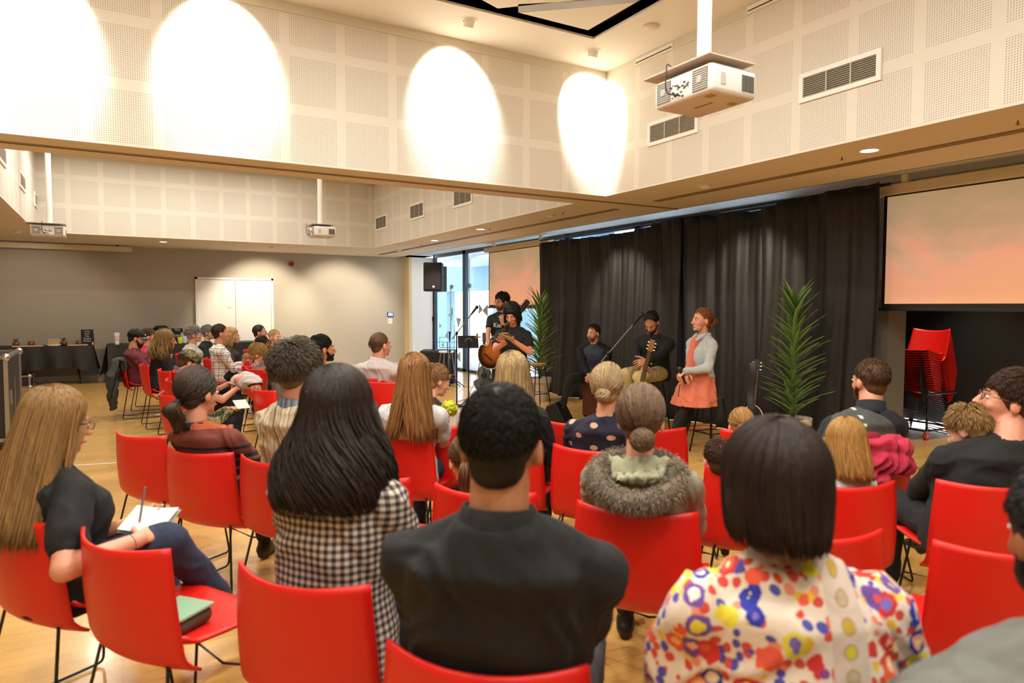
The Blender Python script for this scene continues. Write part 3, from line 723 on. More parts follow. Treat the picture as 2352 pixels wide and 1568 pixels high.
def hair_obj(root, T, hs, h, rng, lod, body_back):
    """T: head matrix (local->person), hs scale. h: dict(style,col,...)"""
    st = h['style']; mat = hairmat(h['col'], h.get('col2')); S = T @ Matrix.Scale(hs, 4)
    thick = h.get('thick', 0.)
    sh = ((0, -.026-thick*.3, .030), (.080+thick, .098+thick, .092+thick))
    mb = MB(); mb.ell(sh[0], sh[1], S, 24, 16)
    n = {0: 260, 1: 700, 2: 3000}[lod]; vox = {0: .007, 1: .006, 2: .005}[lod]
    if st in ('short', 'pony', 'bun', 'long', 'curly', 'bald'): mb.ell((0, -.052, -.030), (.060+thick*.6, .052+thick*.5, .060), S)
    if h.get('fringe'): mb.ell((0, .030, .052), (.066, .058, .045), S)
    L = h.get('len', .3); fl = h.get('flare', 0.)
    if st in ('long', 'bob'):
        wd = .082+thick; rings = []
        for k in range(8):
            t = k/7; z = .03-(L+.03)*t; ww = wd+fl*.5*L*t*1.0; dd = .062+thick*.5
            if st == 'bob': ww = wd+.012*math.sin(PI*t)-.012*t*t
            yy = -.045-(.02*t if st == 'bob' else body_back*max(0, t-.4)/.6)
            ring = [S @ Vector((ww*math.cos(a), yy+dd*math.sin(a)*(1-.35*t), z)) for a in [2*PI*j/20 for j in range(20)]]
            rings.append(ring)
        mb.loft(rings)
    me = remesh(mb, 'hair', vox*(1.2 if st in ('long', 'bob') else 1), mat, 3)
    tb = MB()
    if st == 'short': strands(tb, S, int(n*2.2), h.get('len', .02), h.get('rad', .0022), rng, 'short', (sh[0], sh[1]), wave=h.get('wave', .15))
    elif st == 'curly': strands(tb, S, int(n*.6), .03, .0045, rng, 'curly', sh, npt=7)
    elif st == 'bald': strands(tb, S, int(n*1.2), .012, .002, rng, 'short', ((0, -.045, .005), (.078, .085, .075)))
    elif st in ('bun', 'pony'):
        bp = Vector(h.get('at', (0, -.125, .0)))
        strands(tb, S, int(n*.8), .2, h.get('rad', .0034), rng, 'swept', sh, back=bp, npt=9)
        if st == 'bun':
            br = h.get('br', .038)
            for i in range(int(n*.14)+24):
                ax_ = Vector((rng.gauss(0, .7), -1, rng.gauss(0, .7))).normalized(); u_, v_, _ = basis(ax_); a0 = rng.random()*6.28; r0 = br*rng.uniform(.92, 1.05); hh = rng.uniform(.0, .75)*br
                q = [S @ (bp+ax_*hh+(u_*math.cos(a0+j*.3)+v_*math.sin(a0+j*.3))*math.sqrt(max(1e-6, r0*r0-hh*hh))) for j in range(7)]
                tb.tube(q, .004, 4, rs=[.0045*hs]*6+[.002])
            tb.ell(bp, (br*.92, br*.92, br*.92), S)
        else:
            PL = h.get('plen', .2)
            for i in range(int(n*.22)+30):
                a0 = rng.random()*6.28; r0 = .03*rng.random(); w0 = rng.random()*6; q = []
                for j in range(9):
                    t = j/8; bulge = (.3+math.sin(PI*min(1, t*1.1)))
                    q.append(S @ (bp+Vector((r0*math.cos(a0)*bulge*1.3+.004*math.sin(w0+j), -.035*math.sin(PI*min(1, t*1.6))+r0*math.sin(a0)*bulge, .01-PL*t+.01*math.sin(t*3)))))
                tb.tube(q, .004, 4, rs=[.0045*hs*(1-.5*j/8) for j in range(9)])
    else:
        strands(tb, S, n, L+.22, h.get('rad', .0042 if lod < 2 else .0027), rng, 'long', (sh[0], tuple(x*1.0 for x in sh[1])), wave=h.get('wave', .12), drop=L, npt=18 if lod == 2 else 12, flare=fl, crown=h.get('crown', (0, -.15, .98)))
    a = bpy.data.meshes.new('tmp'); a.from_pydata(tb.v, [], tb.f); a.materials.append(mat)
    # join both meshes
    n1 = len(me.vertices); vs = [tuple(v.co) for v in me.vertices]+tb.v; fs = [tuple(p.vertices) for p in me.polygons]+[tuple(i+n1 for i in f) for f in tb.f]
    bpy.data.meshes.remove(a); bpy.data.meshes.remove(me)
    me = bpy.data.meshes.new('hair'); me.from_pydata(vs, [], fs); me.materials.append(mat)
    me.polygons.foreach_set('use_smooth', [True]*len(me.polygons)); o = put(me, 'hair', root)
    if h.get('tie'):
        bp = Vector(h.get('at', (0, -.125, 0)))
        MB().tube([S @ (bp+Vector((.016*math.cos(a), .012, .016*math.sin(a)))) for a in [2*PI*j/12 for j in range(12)]], .006, 8, closed=True).build('hair_tie', plain('tie_'+h['tie'], h['tie'], .6), o, smooth=True)
    return o

def person(px, py, dep, face, label, root=None, sex='f', w=1., hs=1., lean=6, head=(0, 0, 0), twist=0., hands=None, hdir=None, hn=None, curl=.5, knees=None, ankles=None,
           stand=None, seat=.45, skin='#d3a083', hair=None, top='#222222', topm=None, sleeve='long', pants='#22252c', pantm=None, shoes='#1a1a1a', eyes=True, beard=None, glasses=None,
           lod=1, collar=None, skirt=None, feet=True, ls=None, bulk=1., elbow=None, face_on=True, side=0., neckline=0., hem=-.2, hdir2=None):
    """px,py: pixel of the head's top; dep: camera depth of the head; face: heading in degrees from +x"""
    rng = random.Random(int(px*7+py*13)); ls = ls or w
    hp = atD(px, py, dep); topz = hp.z; a = RD(face-90)
    pitch = RD(head[1]); yaw = RD(head[0]); roll = RD(head[2])
    hipz = (stand if stand else seat+.085)
    hip = Vector((0, -.055 if not stand else 0, hipz))
    neck = .150*hs; rest = topz-hipz-neck*math.cos(RD(lean)*.5)-.117*hs*math.cos(pitch*.6)
    if root:       # solve lean so that the head lands on its column
        loc = Vector((root[0], root[1], 0)); dl = rotz(Vector((hp.x-loc.x, hp.y-loc.y, 0)), -a)-Vector((hip.x, hip.y, 0))
        dl.x = max(-.14, min(.14, dl.x)); dl.y = max(-.10, min(.34, dl.y))
        dl = Vector((dl.x*.80, (dl.y-.03*hs)*.80, 0))
    else:
        dl = Vector((math.tan(RD(side))*rest, math.tan(RD(lean))*rest, 0))
        fullx = dl.x*1.25; fully = dl.y*1.25+.03*hs+hip.y
        off = rotz(Vector((fullx, fully, 0)), a); loc = Vector((hp.x-off.x, hp.y-off.y, 0))
    P = thing('person', loc, label, 'person', a)
    nb = hip+dl+Vector((0, 0, rest)); up = (nb-hip).normalized(); tl = (nb-hip).length
    hdv = (dl/max(rest, .1))*.5
    hc = nb+Vector((hdv.x*neck+math.sin(roll)*.02, hdv.y*neck+.03*hs*(1+1.2*math.sin(max(0, pitch))), neck*(1-.12*abs(math.sin(pitch)))))
    T = Matrix.Translation(hc) @ Matrix.Rotation(yaw, 4, 'Z') @ Matrix.Rotation(-pitch, 4, 'X') @ Matrix.Rotation(roll, 4, 'Y'); S = T @ Matrix.Scale(hs, 4)
    tw = RD(twist); sw = (.185 if sex == 'm' else .160)*w
    sd = rotz((1, 0, 0), tw)
    sh = {s: nb+sd*(s*sw)+up*((-.105 if sex == 'm' else -.095)*w)+Vector((0, .005, 0)) for s in (-1, 1)}
    # torso rings
    male = ((-.20, .160, .112), (-.08, .172, .120), (.08, .165, .122), (.3, .155, .112), (.52, .168, .122), (.70, .178, .118), (.82, .160, .104), (.91, .108, .080), (1.0, .066, .060))
    fem = ((-.20, .168, .118), (-.08, .180, .125), (.08, .170, .120), (.3, .140, .102), (.52, .150, .124), (.68, .158, .118), (.82, .138, .094), (.91, .092, .070), (1.0, .056, .052))
    tab = male if sex == 'm' else fem
    def torso(mb, g, lo=-.2, hi=1.0, gx=1.):
        rings = []
        for t, rx, ry in tab:
            if t < lo-.001 or t > hi: continue
            c = hip+up*(t*tl) if t >= 0 else hip+Vector((0, 0, t*.5*w))
            c = c+Vector((0, (.012 if .4 < t < .8 else 0)-(.018 if t > .8 else 0), 0))
            an = tw*max(0, t); b_ = bulk if t < .6 else 1+(bulk-1)*.5; ring = []
            for j in range(28):
                q = 2*PI*j/28; cx_ = math.copysign(abs(math.cos(q))**.85, math.cos(q)); sy_ = math.copysign(abs(math.sin(q))**.85, math.sin(q))
                ring.append(c+rotz((cx_*(rx*w*b_+g)*gx, sy_*(ry*w*b_+g), 0), an))
            rings.append(ring)
        mb.loft(rings)
        for s in (-1, 1): mb.cap(nb+Vector((0, -.01, -.02*w))+sd*(s*.03*w), sh[s]+sd*(-s*.015), .036*w+g, .054*w*(1.05 if sex == 'm' else .93)+g)
    # legs
    hj = {s: hip+Vector((s*.088*w, 0, -.015)) for s in (-1, 1)}
    def loc_(q):
        if q[0] != 'px': return Vector(q)
        W_ = atD(q[1], q[2], q[3]); return rotz(W_-loc, -a)
    if knees: knees = [loc_(q) for q in knees]
    if ankles: ankles = [loc_(q) for q in ankles]
    if knees: kn = {-1: Vector(knees[0]), 1: Vector(knees[1])}
    elif stand: kn = {s: Vector((s*.10*w, .03, hipz*.52)) for s in (-1, 1)}
    else: kn = {s: Vector((s*.125*w, hip.y+.435*ls, seat+.085-.01)) for s in (-1, 1)}
    if ankles: an_ = {-1: Vector(ankles[0]), 1: Vector(ankles[1])}
    elif stand: an_ = {s: Vector((s*.11*w, -.02, .075)) for s in (-1, 1)}
    else: an_ = {s: Vector((s*.125*w, kn[s].y-.04*s*ls, max(.075, seat+.07-.43*ls))) for s in (-1, 1)}
    # arms
    ua, fa = .275*ls, .245*ls
    if hands: hands = [loc_(q) for q in hands]
    if hands is None: hands = ((-.07*w, kn[-1].y-.13*w, kn[-1].z+.085*w), (.06*w, kn[1].y-.11*w, kn[1].z+.10*w)) if not stand else ((-.24*w, .04, hipz-.05), (.24*w, .04, hipz-.05))
    el, wr = {}, {}
    for i, s in enumerate((-1, 1)):
        e = (elbow[i] if elbow else None) or (s*.9, -.45, -.9); el[s], wr[s] = ik(sh[s], hands[i], ua, fa, e)
    vx = {0: .011, 1: .0085, 2: .0075}[lod]
    # body: one surface of head, neck, torso, arms and legs
    b = MB()
    def E(c, r): b.ell(c, r, S)
    E((0, -.012, .022), (.074, .093, .088)); E((0, .030, -.020), (.061, .062, .075)); E((0, .036, -.070), (.047, .050, .044)); E((0, .074, -.098), (.021, .018, .016))
    for s in (-1, 1):
        E((s*.034, .062, -.036), (.022, .021, .021)); E((s*.077, -.010, -.020), (.010, .019, .030)); E((s*.0105, .103, -.040), (.009, .009, .007))
    E((0, .077, .014), (.046, .017, .010)); b.cap(S @ Vector((0, .090, .002)), S @ Vector((0, .112, -.036)), .0085*hs, .012*hs); E((0, .092, -.068), (.021, .011, .009))
    nr = (.058 if sex == 'm' else .048)*min(w, hs*1.05)
    b.cap(nb+Vector((0, -.012, -.02)), S @ Vector((0, -.018, -.055)), nr*1.06, nr)
    torso(b, -.014)
    for s in (-1, 1):
        b.cap(sh[s], el[s], .047*w, .037*w); b.cap(el[s], wr[s], .038*w, .0245*w)
        b.cap(hj[s], kn[s], .072*w, .050*w); b.cap(kn[s], an_[s], .047*w, .032*w)
        if feet: b.cap(an_[s]+Vector((0, 0, -.03)), an_[s]+rotz((0, .12*w, -.045), 0), .028*w, .022*w)
    fine = vx if lod < 2 else .007
    if face_on and dep > 5: fine = .0065
    me = remesh(b, 'body', fine, skinmat(skin), 3)
    n1 = len(me.vertices); hb = MB()
    for i, s in enumerate((-1, 1)):
        fd = (wr[s]-el[s]).normalized()
        d = Vector(hdir[i]) if hdir and hdir[i] else (fd+Vector((-s*.25, .2, -.25))).normalized()
        nn = Vector(hn[i]) if hn and hn[i] else Vector((-s*.25, 0, -1)); cu = curl[i] if isinstance(curl, (tuple, list)) else curl
        hand(hb, wr[s]-d*.005, d, nn, s, .92*ls if sex == 'f' else ls, cu)
    vs = [tuple(v.co) for v in me.vertices]+hb.v; fs = [tuple(p.vertices) for p in me.polygons]+[tuple(i+n1 for i in f) for f in hb.f]
    bpy.data.meshes.remove(me); me = bpy.data.meshes.new('body'); me.from_pydata(vs, [], fs); me.materials.append(skinmat(skin))
    me.polygons.foreach_set('use_smooth', [True]*len(me.polygons)); put(me, 'body', P)
    # clothes
    tm = topm or cloth(top); t_ = MB(); torso(t_, .010, lo=hem, hi=1.0 if not neckline else .95)
    if collar != 'open': pass
    for s in (-1, 1):
        k = 1+(bulk-1)*.5
        if sleeve == 'long': t_.cap(sh[s], el[s], .060*w*k, .049*w*k); t_.cap(el[s], el[s].lerp(wr[s], .93), .049*w*k, .037*w*k)
        elif sleeve == '3q': t_.cap(sh[s], el[s], .060*w*k, .049*w*k); t_.cap(el[s], el[s].lerp(wr[s], .35), .049*w*k, .044*w*k)
        elif sleeve == 'short': t_.cap(sh[s], sh[s].lerp(el[s], .62), .061*w*k, .060*w*k)
        elif sleeve == 'puff': t_.cap(sh[s]+Vector((0, 0, -.01)), sh[s].lerp(el[s], .5), .074*w, .092*w); t_.cap(sh[s].lerp(el[s], .5), el[s], .090*w, .070*w)
        else: t_.cap(sh[s]-sd*(s*.03), sh[s], .060*w, .058*w)
    me = remesh(t_, 'shirt', vx*1.25, tm, 4, wr=.010 if lod else .007, wf=9/w)
    so = put(me, 'shirt', P)
    if collar and collar != 'open':
        kind, cm = collar; r0 = (.068 if sex == 'm' else .060)*w; m_ = MB(); hh = {'polo': .042, 'crew': .014, 'stand': .055}[kind]
        ax = (hc-nb).normalized(); u, v, _ = basis(ax); base = nb+Vector((0, -.014, -.012))
        rings = [[base+ax*(z_-.006)+u*(r_*math.cos(q))+v*(r_*math.sin(q)) for q in [2*PI*j/26 for j in range(26)]] for r_, z_ in ((r0+.014, -.022), (r0+.008, .0), (r0+.003, hh), (r0-.004, hh+.003), (r0-.007, hh-.004), (r0-.004, -.01))]
        m_.loft(rings, cap=False, closed=True); m_.build('collar', cm, P, smooth=True)
    pm = pantm or cloth('#1c1e28' if pants == 'shorts' else pants); p_ = MB()
    if skirt:
        zt = hip.z+.10; kk = skirt
        if stand:
            ring = lambda z, r: [hip+Vector((r*math.cos(q)*(1+.05*math.sin(7*q)), r*.85*math.sin(q)*(1+.05*math.sin(7*q+1)), z-hip.z)) for q in [2*PI*j/36 for j in range(36)]]
            s2 = MB().loft([ring(zt, .125*w), ring(zt-.12, .18*w), ring(zt-.28, .225*w), ring(zt-kk['len'], .27*w)]); put(remesh(s2, 'skirt', .010, cloth(kk['col']), 2, wr=.012, wf=10), 'skirt', P)
        else:
            s2 = MB().ell(hip+Vector((0, 0, -.01)), (.19*w, .14*w, .12*w))
            for s in (-1, 1): s2.cap(hj[s], kn[s]+Vector((0, -.02, 0)), .10*w, .075*w)
            s2.cap(hj[-1].lerp(kn[-1], .5), hj[1].lerp(kn[1], .5), .09*w, .09*w); s2.cap(kn[-1]+Vector((0, -.03, 0)), kn[1]+Vector((0, -.03, 0)), .07*w, .07*w)
            put(remesh(s2, 'skirt', .010, cloth(kk['col']), 3, wr=.012, wf=10), 'skirt', P)
    p_.ell(hip+Vector((0, 0, -.02)), (.165*w, .118*w, .105*w))
    for s in (-1, 1):
        p_.cap(hj[s], kn[s], .088*w, .062*w)
        if pants != 'shorts': p_.cap(kn[s], kn[s].lerp(an_[s], .90), .060*w, .046*w)
    if not (skirt and skirt.get('bare')): put(remesh(p_, 'trousers', vx*1.3, pm, 3, wr=.008, wf=11), 'trousers', P)
    if feet:
        for s in (-1, 1):
            f = MB(); A = an_[s]; f.cap(A+Vector((0, -.02*w, -.035*w)), A+Vector((s*.02, .13*w, -.045*w)), .038*w, .031*w, 14); f.cap(A+Vector((0, 0, -.005)), A+Vector((0, 0, -.04)), .042*w, .042*w, 14)
            f.cap(A+Vector((0, -.03*w, -.062*w)), A+Vector((s*.02, .14*w, -.064*w)), .024*w, .024*w, 10)
            put(remesh(f, 'shoe', .008, plain('shoe_'+shoes, shoes, .5), 2), 'shoe', P)
    # face details
    if face_on:
        for s in (-1, 1):
            if eyes:
                e = MB(); e.ell((s*.031, .0785, -.004), (.0125, .0115, .0075), S, 14, 10); e.mi = 1; e.ell((s*.031, .0865, -.004), (.0055, .0045, .0058), S, 10, 8)
                e.build('eye', [EYEW, EYEI], P, smooth=True)
            MB().tube([S @ Vector((s*(.014+.009*j), .0895-.0028*j*j*.5, .002 if eyes else -.006)) for j in range(4)], .0016*hs, 5).build('eyelash', EYEI, P, smooth=True)
            if hair: MB().tube([S @ Vector((s*(.013+.010*j), .0930-.0035*j*j*.5, .0175+.003*math.sin(j))) for j in range(4)], .0032*hs, 6, rs=[.003*hs, .0036*hs, .003*hs, .0015*hs]).build('eyebrow', hairmat(hair['col'], hair.get('col2')), P, smooth=True)
        MB().tube([S @ Vector((-.019+.0095*j, .1005-.0012*(j-2)**2, -.0675-.0008*(j-2)**2)) for j in range(5)], .004*hs, 8, rs=[.0015*hs, .0036*hs, .0040*hs, .0036*hs, .0015*hs]).build('lips', LIP, P, smooth=True)
    if beard:
        q = MB(); q.ell((0, .044, -.084), (.050, .052, .040), S); q.ell((0, .078, -.103), (.026, .020, .020), S)
        for s in (-1, 1): q.cap(S @ Vector((s*.040, .045, -.075)), S @ Vector((s*.064, .012, -.03)), .018*hs, .010*hs); q.cap(S @ Vector((s*.004, .100, -.056)), S @ Vector((s*.024, .088, -.070)), .0058*hs, .005*hs)
        put(remesh(q, 'beard', .005, hairmat(beard), 2), 'beard', P)
    if glasses:
        g = MB()
        for s in (-1, 1):
            g.tube([S @ Vector((s*.034+.023*math.cos(q), .102-.006*abs(math.cos(q)), -.004+.016*math.sin(q))) for q in [2*PI*j/16 for j in range(16)]], .0018*hs, 6, closed=True)
            g.tube([S @ Vector(v) for v in ((s*.056, .098, .002), (s*.072, .07, .002), (s*.083, -.005, -.002), (s*.080, -.02, -.015))], .0018*hs, 6)
        g.tube([S @ Vector(v) for v in ((-.012, .104, .0), (0, .108, .003), (.012, .104, .0))], .0018*hs, 6); g.build('glasses', plain('glasses_'+glasses, glasses, .3), P, smooth=True)
    if hair: hair_obj(P, T, hs, hair, rng, lod, .05 if hair['style'] == 'long' else 0)
    return dict(o=P, T=T, S=S, hip=hip, nb=nb, hc=hc, wr=wr, el=el, sh=sh, kn=kn, a=a, loc=loc, up=up, sd=sd, an=an_)
def world(pr, v): q = rotz(v, pr['a']); return Vector((q.x+pr['loc'].x, q.y+pr['loc'].y, q.z))

# ------------------------------------------------------------------ fabrics with patterns
def f_gingham(s):
    x = s.xyz(); u = s.m_('MULTIPLY', s.m_('ARCTAN2', x[0], s.m_('SUBTRACT', 0.02, x[1])), .19); z = x[2]
    q = [s.m_('GREATER_THAN', s.m_('SINE', s.m_('MULTIPLY', v, 2*PI/.020)), 0.) for v in (u, z)]
    t = s.m_('MULTIPLY', s.m_('ADD', q[0], q[1]), .5); return s.ramp(t, [(0, '#c9c0b8'), (.3, '#7d716b'), (.8, '#2a2321')], True)
def f_floral(s):
    v0 = s.map((1, 1, 1)); n = s.noise(9., 2., v0)[1]
    mx = s.n('Mix', data_type='VECTOR'); mx.inputs[0].default_value = .045; s.l(s.obj(), mx.inputs[4]); s.l(n, mx.inputs[5]); vec = mx.outputs[1]
    c = C('#dccdbd')
    V2 = s.vor(47., vec); c2 = s.ramp(s.xyz(V2['Color'])[0], [(0, '#c8453a'), (.3, '#e0b83a'), (.5, '#4b4aa0'), (.7, '#dd8a6e'), (.85, '#dccdbd')], True)
    c = s.mix(s.m_('LESS_THAN', V2['Distance'], .47), c, c2)
    V = s.vor(19.5, vec); d = V['Distance']; r = s.xyz(V['Color'])
    ca = s.ramp(r[0], [(0, '#c9302a'), (.26, '#26329a'), (.45, '#d9cf3a'), (.62, '#6d4a9a'), (.8, '#e05a38')], True)
    cb = s.ramp(r[1], [(0, '#f0b089'), (.3, '#e2d23c'), (.5, '#7a66b8'), (.7, '#d8594a'), (.85, '#e9dccb')], True)
    edge = s.m_('ADD', d, s.m_('MULTIPLY', s.m_('SUBTRACT', s.noise(60., 2.)[0], .5), .30))
    c = s.mix(s.m_('LESS_THAN', edge, .46), c, ca); c = s.mix(s.m_('LESS_THAN', edge, .28), c, cb); c = s.mix(s.m_('LESS_THAN', d, .12), c, C('#f2e4b0'))
    x = s.xyz(); band = s.m_('LESS_THAN', s.m_('ABSOLUTE', x[0]), .034)
    c = s.mix(band, c, C('#cdbcae')); zz = s.m_('MODULO', s.m_('ADD', x[2], 5), .040)
    dd = s.m_('SQRT', s.m_('ADD', s.m_('MULTIPLY', x[0], x[0]), s.m_('POWER', s.m_('SUBTRACT', zz, .020), 2.)))
    dotc = s.ramp(s.m_('FRACT', s.m_('MULTIPLY', s.m_('FLOOR', s.m_('MULTIPLY', s.m_('ADD', x[2], 5), 25)), .387)), [(0, '#b99b3a'), (.3, '#1f2560'), (.5, '#b8a98c'), (.7, '#a52020'), (.85, '#c9bd30')], True)
    c = s.mix(s.m_('LESS_THAN', dd, .014), c, C('#b0936a')); c = s.mix(s.m_('LESS_THAN', dd, .010), c, dotc); return c
def f_stripe_beige(s):
    x = s.xyz(); t = s.m_('ADD', x[0], s.m_('MULTIPLY', s.m_('SUBTRACT', s.noise(7., 2., s.map((1, 1, .6)))[0], .5), .035))
    return s.ramp(s.m_('FRACT', s.m_('MULTIPLY', t, 9.5)), [(0, '#b5a78c'), (.10, '#6d5f43'), (.13, '#c9bba0'), (.30, '#8d7e5f'), (.33, '#cbbfa8'), (.48, '#5d523c'), (.51, '#baa98a'), (.70, '#857552'), (.84, '#cdc2ae'), (.93, '#4f4632'), (.95, '#c2b498')], True)
def f_stripe_rust(s):
    z = s.xyz()[2]; return s.ramp(s.m_('MULTIPLY', s.m_('SUBTRACT', z, .5), 2.), [(0, '#1a1a26'), (.24, '#8a4c2e'), (.27, '#1a1a26'), (.34, '#8a4c2e'), (.37, '#1a1a26'), (.44, '#80452b'), (.465, '#1a1a26'), (.51, '#6a3024'), (.57, '#1a1a26'), (.60, '#6a3024'), (.78, '#a5512c'), (.9, '#a8552f')], True)
def f_dots(s):
    x = s.xyz(); row = s.m_('FLOOR', s.m_('DIVIDE', x[2], .058)); sh = s.m_('MULTIPLY', s.m_('MODULO', row, 2.), .055)
    u = s.m_('SUBTRACT', s.m_('MODULO', s.m_('ADD', s.m_('ADD', s.m_('MULTIPLY', s.m_('ARCTAN2', x[0], s.m_('SUBTRACT', .03, x[1])), .16), 5.5), sh), .11), .055); v = s.m_('SUBTRACT', s.m_('MODULO', x[2], .058), .029)
    d = s.m_('ADD', s.m_('MULTIPLY', u, u), s.m_('MULTIPLY', v, v)); return s.mix(s.m_('LESS_THAN', d, .0135**2), C('#15172c'), C('#c99f80'))
    v = s.map((1, .6, 1), rot=(0, RD(40), 0)); V = s.vor(11.5, v, .12); return s.mix(s.m_('LESS_THAN', V['Distance'], .19), C('#15172c'), C('#c39a7c'))
def f_plaid(s):
    x = s.xyz(); q = [s.m_('FRACT', s.m_('MULTIPLY', v, 11.)) for v in (s.m_('ADD', x[0], x[1]), x[2])]
    a = [s.ramp(v, [(0, '#2a2a33'), (.16, '#e9e4dc'), (.42, '#a58c7c'), (.52, '#ece8e0'), (.8, '#5f5a60'), (.86, '#e8e2da')], True) for v in q]; return s.mix(.5, a[0], a[1])
def f_camo(s):
    n = s.noise(16., 2., None, .8)[0]; n2 = s.noise(22., 2., s.map(loc=(3, 1, 2)), .8)[0]
    c = s.mix(s.m_('GREATER_THAN', n, .52), C('#6f6a49'), C('#3d472c')); c = s.mix(s.m_('GREATER_THAN', n2, .57), c, C('#8d7a52')); return s.mix(s.m_('LESS_THAN', n2, .40), c, C('#2c261d'))
def f_lilac(s):
    V = s.vor(30.); c = s.ramp(s.xyz(V['Color'])[0], [(0, '#cfc1dc'), (.35, '#5a4688'), (.55, '#dcd2e2'), (.75, '#8d6fae'), (.9, '#f0e8ea')], True); return c
def f_redfl(s): V = s.vor(42.); return s.ramp(s.xyz(V['Color'])[0], [(0, '#a02a35'), (.4, '#e0c6bd'), (.6, '#7a1c28'), (.8, '#c98a86')], True)
def f_stripe_kid(s): return s.ramp(s.m_('FRACT', s.m_('MULTIPLY', s.xyz()[2], 26.)), [(0, '#20213a'), (.62, '#c9c4c8')], True)
def f_speck(s): V = s.vor(52.); return s.mix(s.m_('LESS_THAN', V['Distance'], .13), C('#121214'), C('#8a8f94'))
def f_denim(s): return s.mix(s.noise(30., 4., s.map((1, 1, .3)))[0], C('#34405a'), C('#596a86'))
def f_back(s):      # navy jacket with a grey back panel and white marks down the spine
    x = s.xyz(); e = s.m_('ADD', s.m_('POWER', s.m_('DIVIDE', x[0], .20), 2.), s.m_('POWER', s.m_('DIVIDE', s.m_('SUBTRACT', x[2], .72), .22), 2.))
    c = s.mix(s.m_('LESS_THAN', e, 1.), C('#1d2129'), C('#4a4a48'))
    zz = s.m_('FRACT', s.m_('MULTIPLY', x[2], 26.)); mk = s.m_('MULTIPLY', s.m_('LESS_THAN', s.m_('ABSOLUTE', x[0]), .008), s.m_('LESS_THAN', zz, .4))
    return s.mix(s.m_('MULTIPLY', mk, s.m_('LESS_THAN', e, .95)), c, C('#c9c6c0'))

# ------------------------------------------------------------------ the audience: chairs placed first, people on them
G = 'red sled chairs of the audience'
def ch(side, px, py, face, lab): p = corner(side, px, py, face); chair(p[0], p[1], face, lab); return p
c1 = ch('R', 118, 1203, 32, 'red chair at bottom left corner under the long haired woman in black tee')
c2 = ch('L', 178, 1215, 32, 'empty red chair holding a green box on its seat')
c3 = ch('L', 540, 1295, 38, 'red chair under the woman in the checked blouse')
c4 = ch('L', 884, 1480, 46, 'red chair under the man in the black polo, bottom centre')
c5 = ch('L', 1325, 1152, 40, 'red chair under the woman with the fur trimmed hood')
c6 = ch('R', 2033, 1220, 62, 'red chair directly in front of the floral blouse, right of her hair')
c7 = ch('R', 2060, 1107, 62, 'red chair under the girl in the mint hoodie')
c8 = ch('L', 2155, 1103, 50, 'red chair under the bespectacled man at the right edge')
c9 = ch('L', 2150, 1245, 48, 'red chair between the grey sweater and the chair of the bespectacled man')
c10 = ch('R', 2092, 1012, 62, 'red chair with a pink jacket over its back')
c11 = ch('R', 1575, 983, 48, 'red chair back just right of the fur hood woman, before the curtain')
c12 = ch('L', 1658, 985, 50, 'red chair of the small child with orange hair tie')
c12b = ch('L', 1622, 1069, 50, 'red chair mostly hidden behind the dark bobbed hair')
c13 = ch('L', 1270, 1020, 38, 'red chair under the woman in polka dots')
c14 = ch('L', 1240, 962, 36, 'red chair peeking left of the polka dot sleeve')
c15 = ch('R', 990, 998, 44, 'red chair under the long haired girl in white tee')
c16 = ch('R', 936, 1100, 40, 'red chair whose top corner shows right of the checked blouse shoulder')
c17 = ch('L', 995, 1112, 40, 'red chair ahead of the black polo, under the ponytailed child')
c18 = ch('L', 548, 1045, 36, 'red chair under the man in the beige striped shirt')
c19 = ch('L', 380, 1025, 38, 'red chair under the woman in rust striped sweater')
c20 = ch('L', 262, 988, 32, 'empty red chair holding a magazine, left of the rust sweater')
c21 = ch('L', 563, 843, 20, 'red chair under the blond boy with glasses')
c21b = ch('L', 554, 836, 16, 'empty red chair just behind the blond boy, mostly hidden')
c22 = ch('L', 602, 848, 17, 'red chair under the boy in striped shirt')
c23 = ch('L', 366, 846, 10, 'empty red chair in front of the wavy blonde in black')
c24 = ch('L', 382, 868, 14, 'red chair under the man in camouflage cap')
c25 = ch('L', 399, 848, 12, 'red chair partly hidden left of the camouflage cap')
c31 = ch('R', 887, 868, 40, 'red chair under the white shirted man')
c31b = ch('R', 915, 877, 36, 'empty red chair just right of the white shirted man')
c32 = ch('R', 1058, 978, 40, 'red chair corner in the front row right of the white tee')

SK1, SK2, SK3, SK4, SK5 = '#d9a78a', '#cf977a', '#b27a55', '#8a5636', '#e0b096'
BR, DB, BK, BL, GR, AU = '#3a2617', '#1f1510', '#0c0a0a', '#8a6a40', '#7d7872', '#5a3219'
# --- nearest rows
p1 = person(128, 893, 2.42, 22, 'person with long straight blonde hair and glasses in black tee, writing', root=c1, hs=.97, w=1.1, ls=.98, bulk=1.1, head=(6, 12, 0), skin=SK2, glasses='#5c3048',
            hair=dict(style='long', col='#4a3018', col2='#a07a48', len=.42, wave=.02, thick=.006, flare=.10), sleeve='short', top='#111113', pants='#2b3550', lod=2, shoes='#4a463f',
            hands=(('px', 292, 1205, 2.52), ('px', 322, 1238, 2.36)), hn=((.3, 0, 1), (-.5, -.1, -.9)), hdir=((.6, .8, .1), (-.5, .8, 0)), curl=(.45, .6), knees=(('px', 335, 1240, 2.68), ('px', 385, 1240, 2.45)), ankles=(('px', 410, 1400, 2.75), ('px', 522, 1390, 2.78)))
p2 = person(787, 846, 1.97, 38, 'person with long wavy dark hair and black and white checked blouse', root=c3, hs=1.0, skin=SK1, topm=fab('checked_blouse', f_gingham), sleeve='long',
            hair=dict(style='long', col='#0e0b0a', col2='#332823', len=.255, wave=.65, thick=.007, flare=.10, rad=.0028), lod=2, pants='#101012', bulk=1.06, w=1.04)
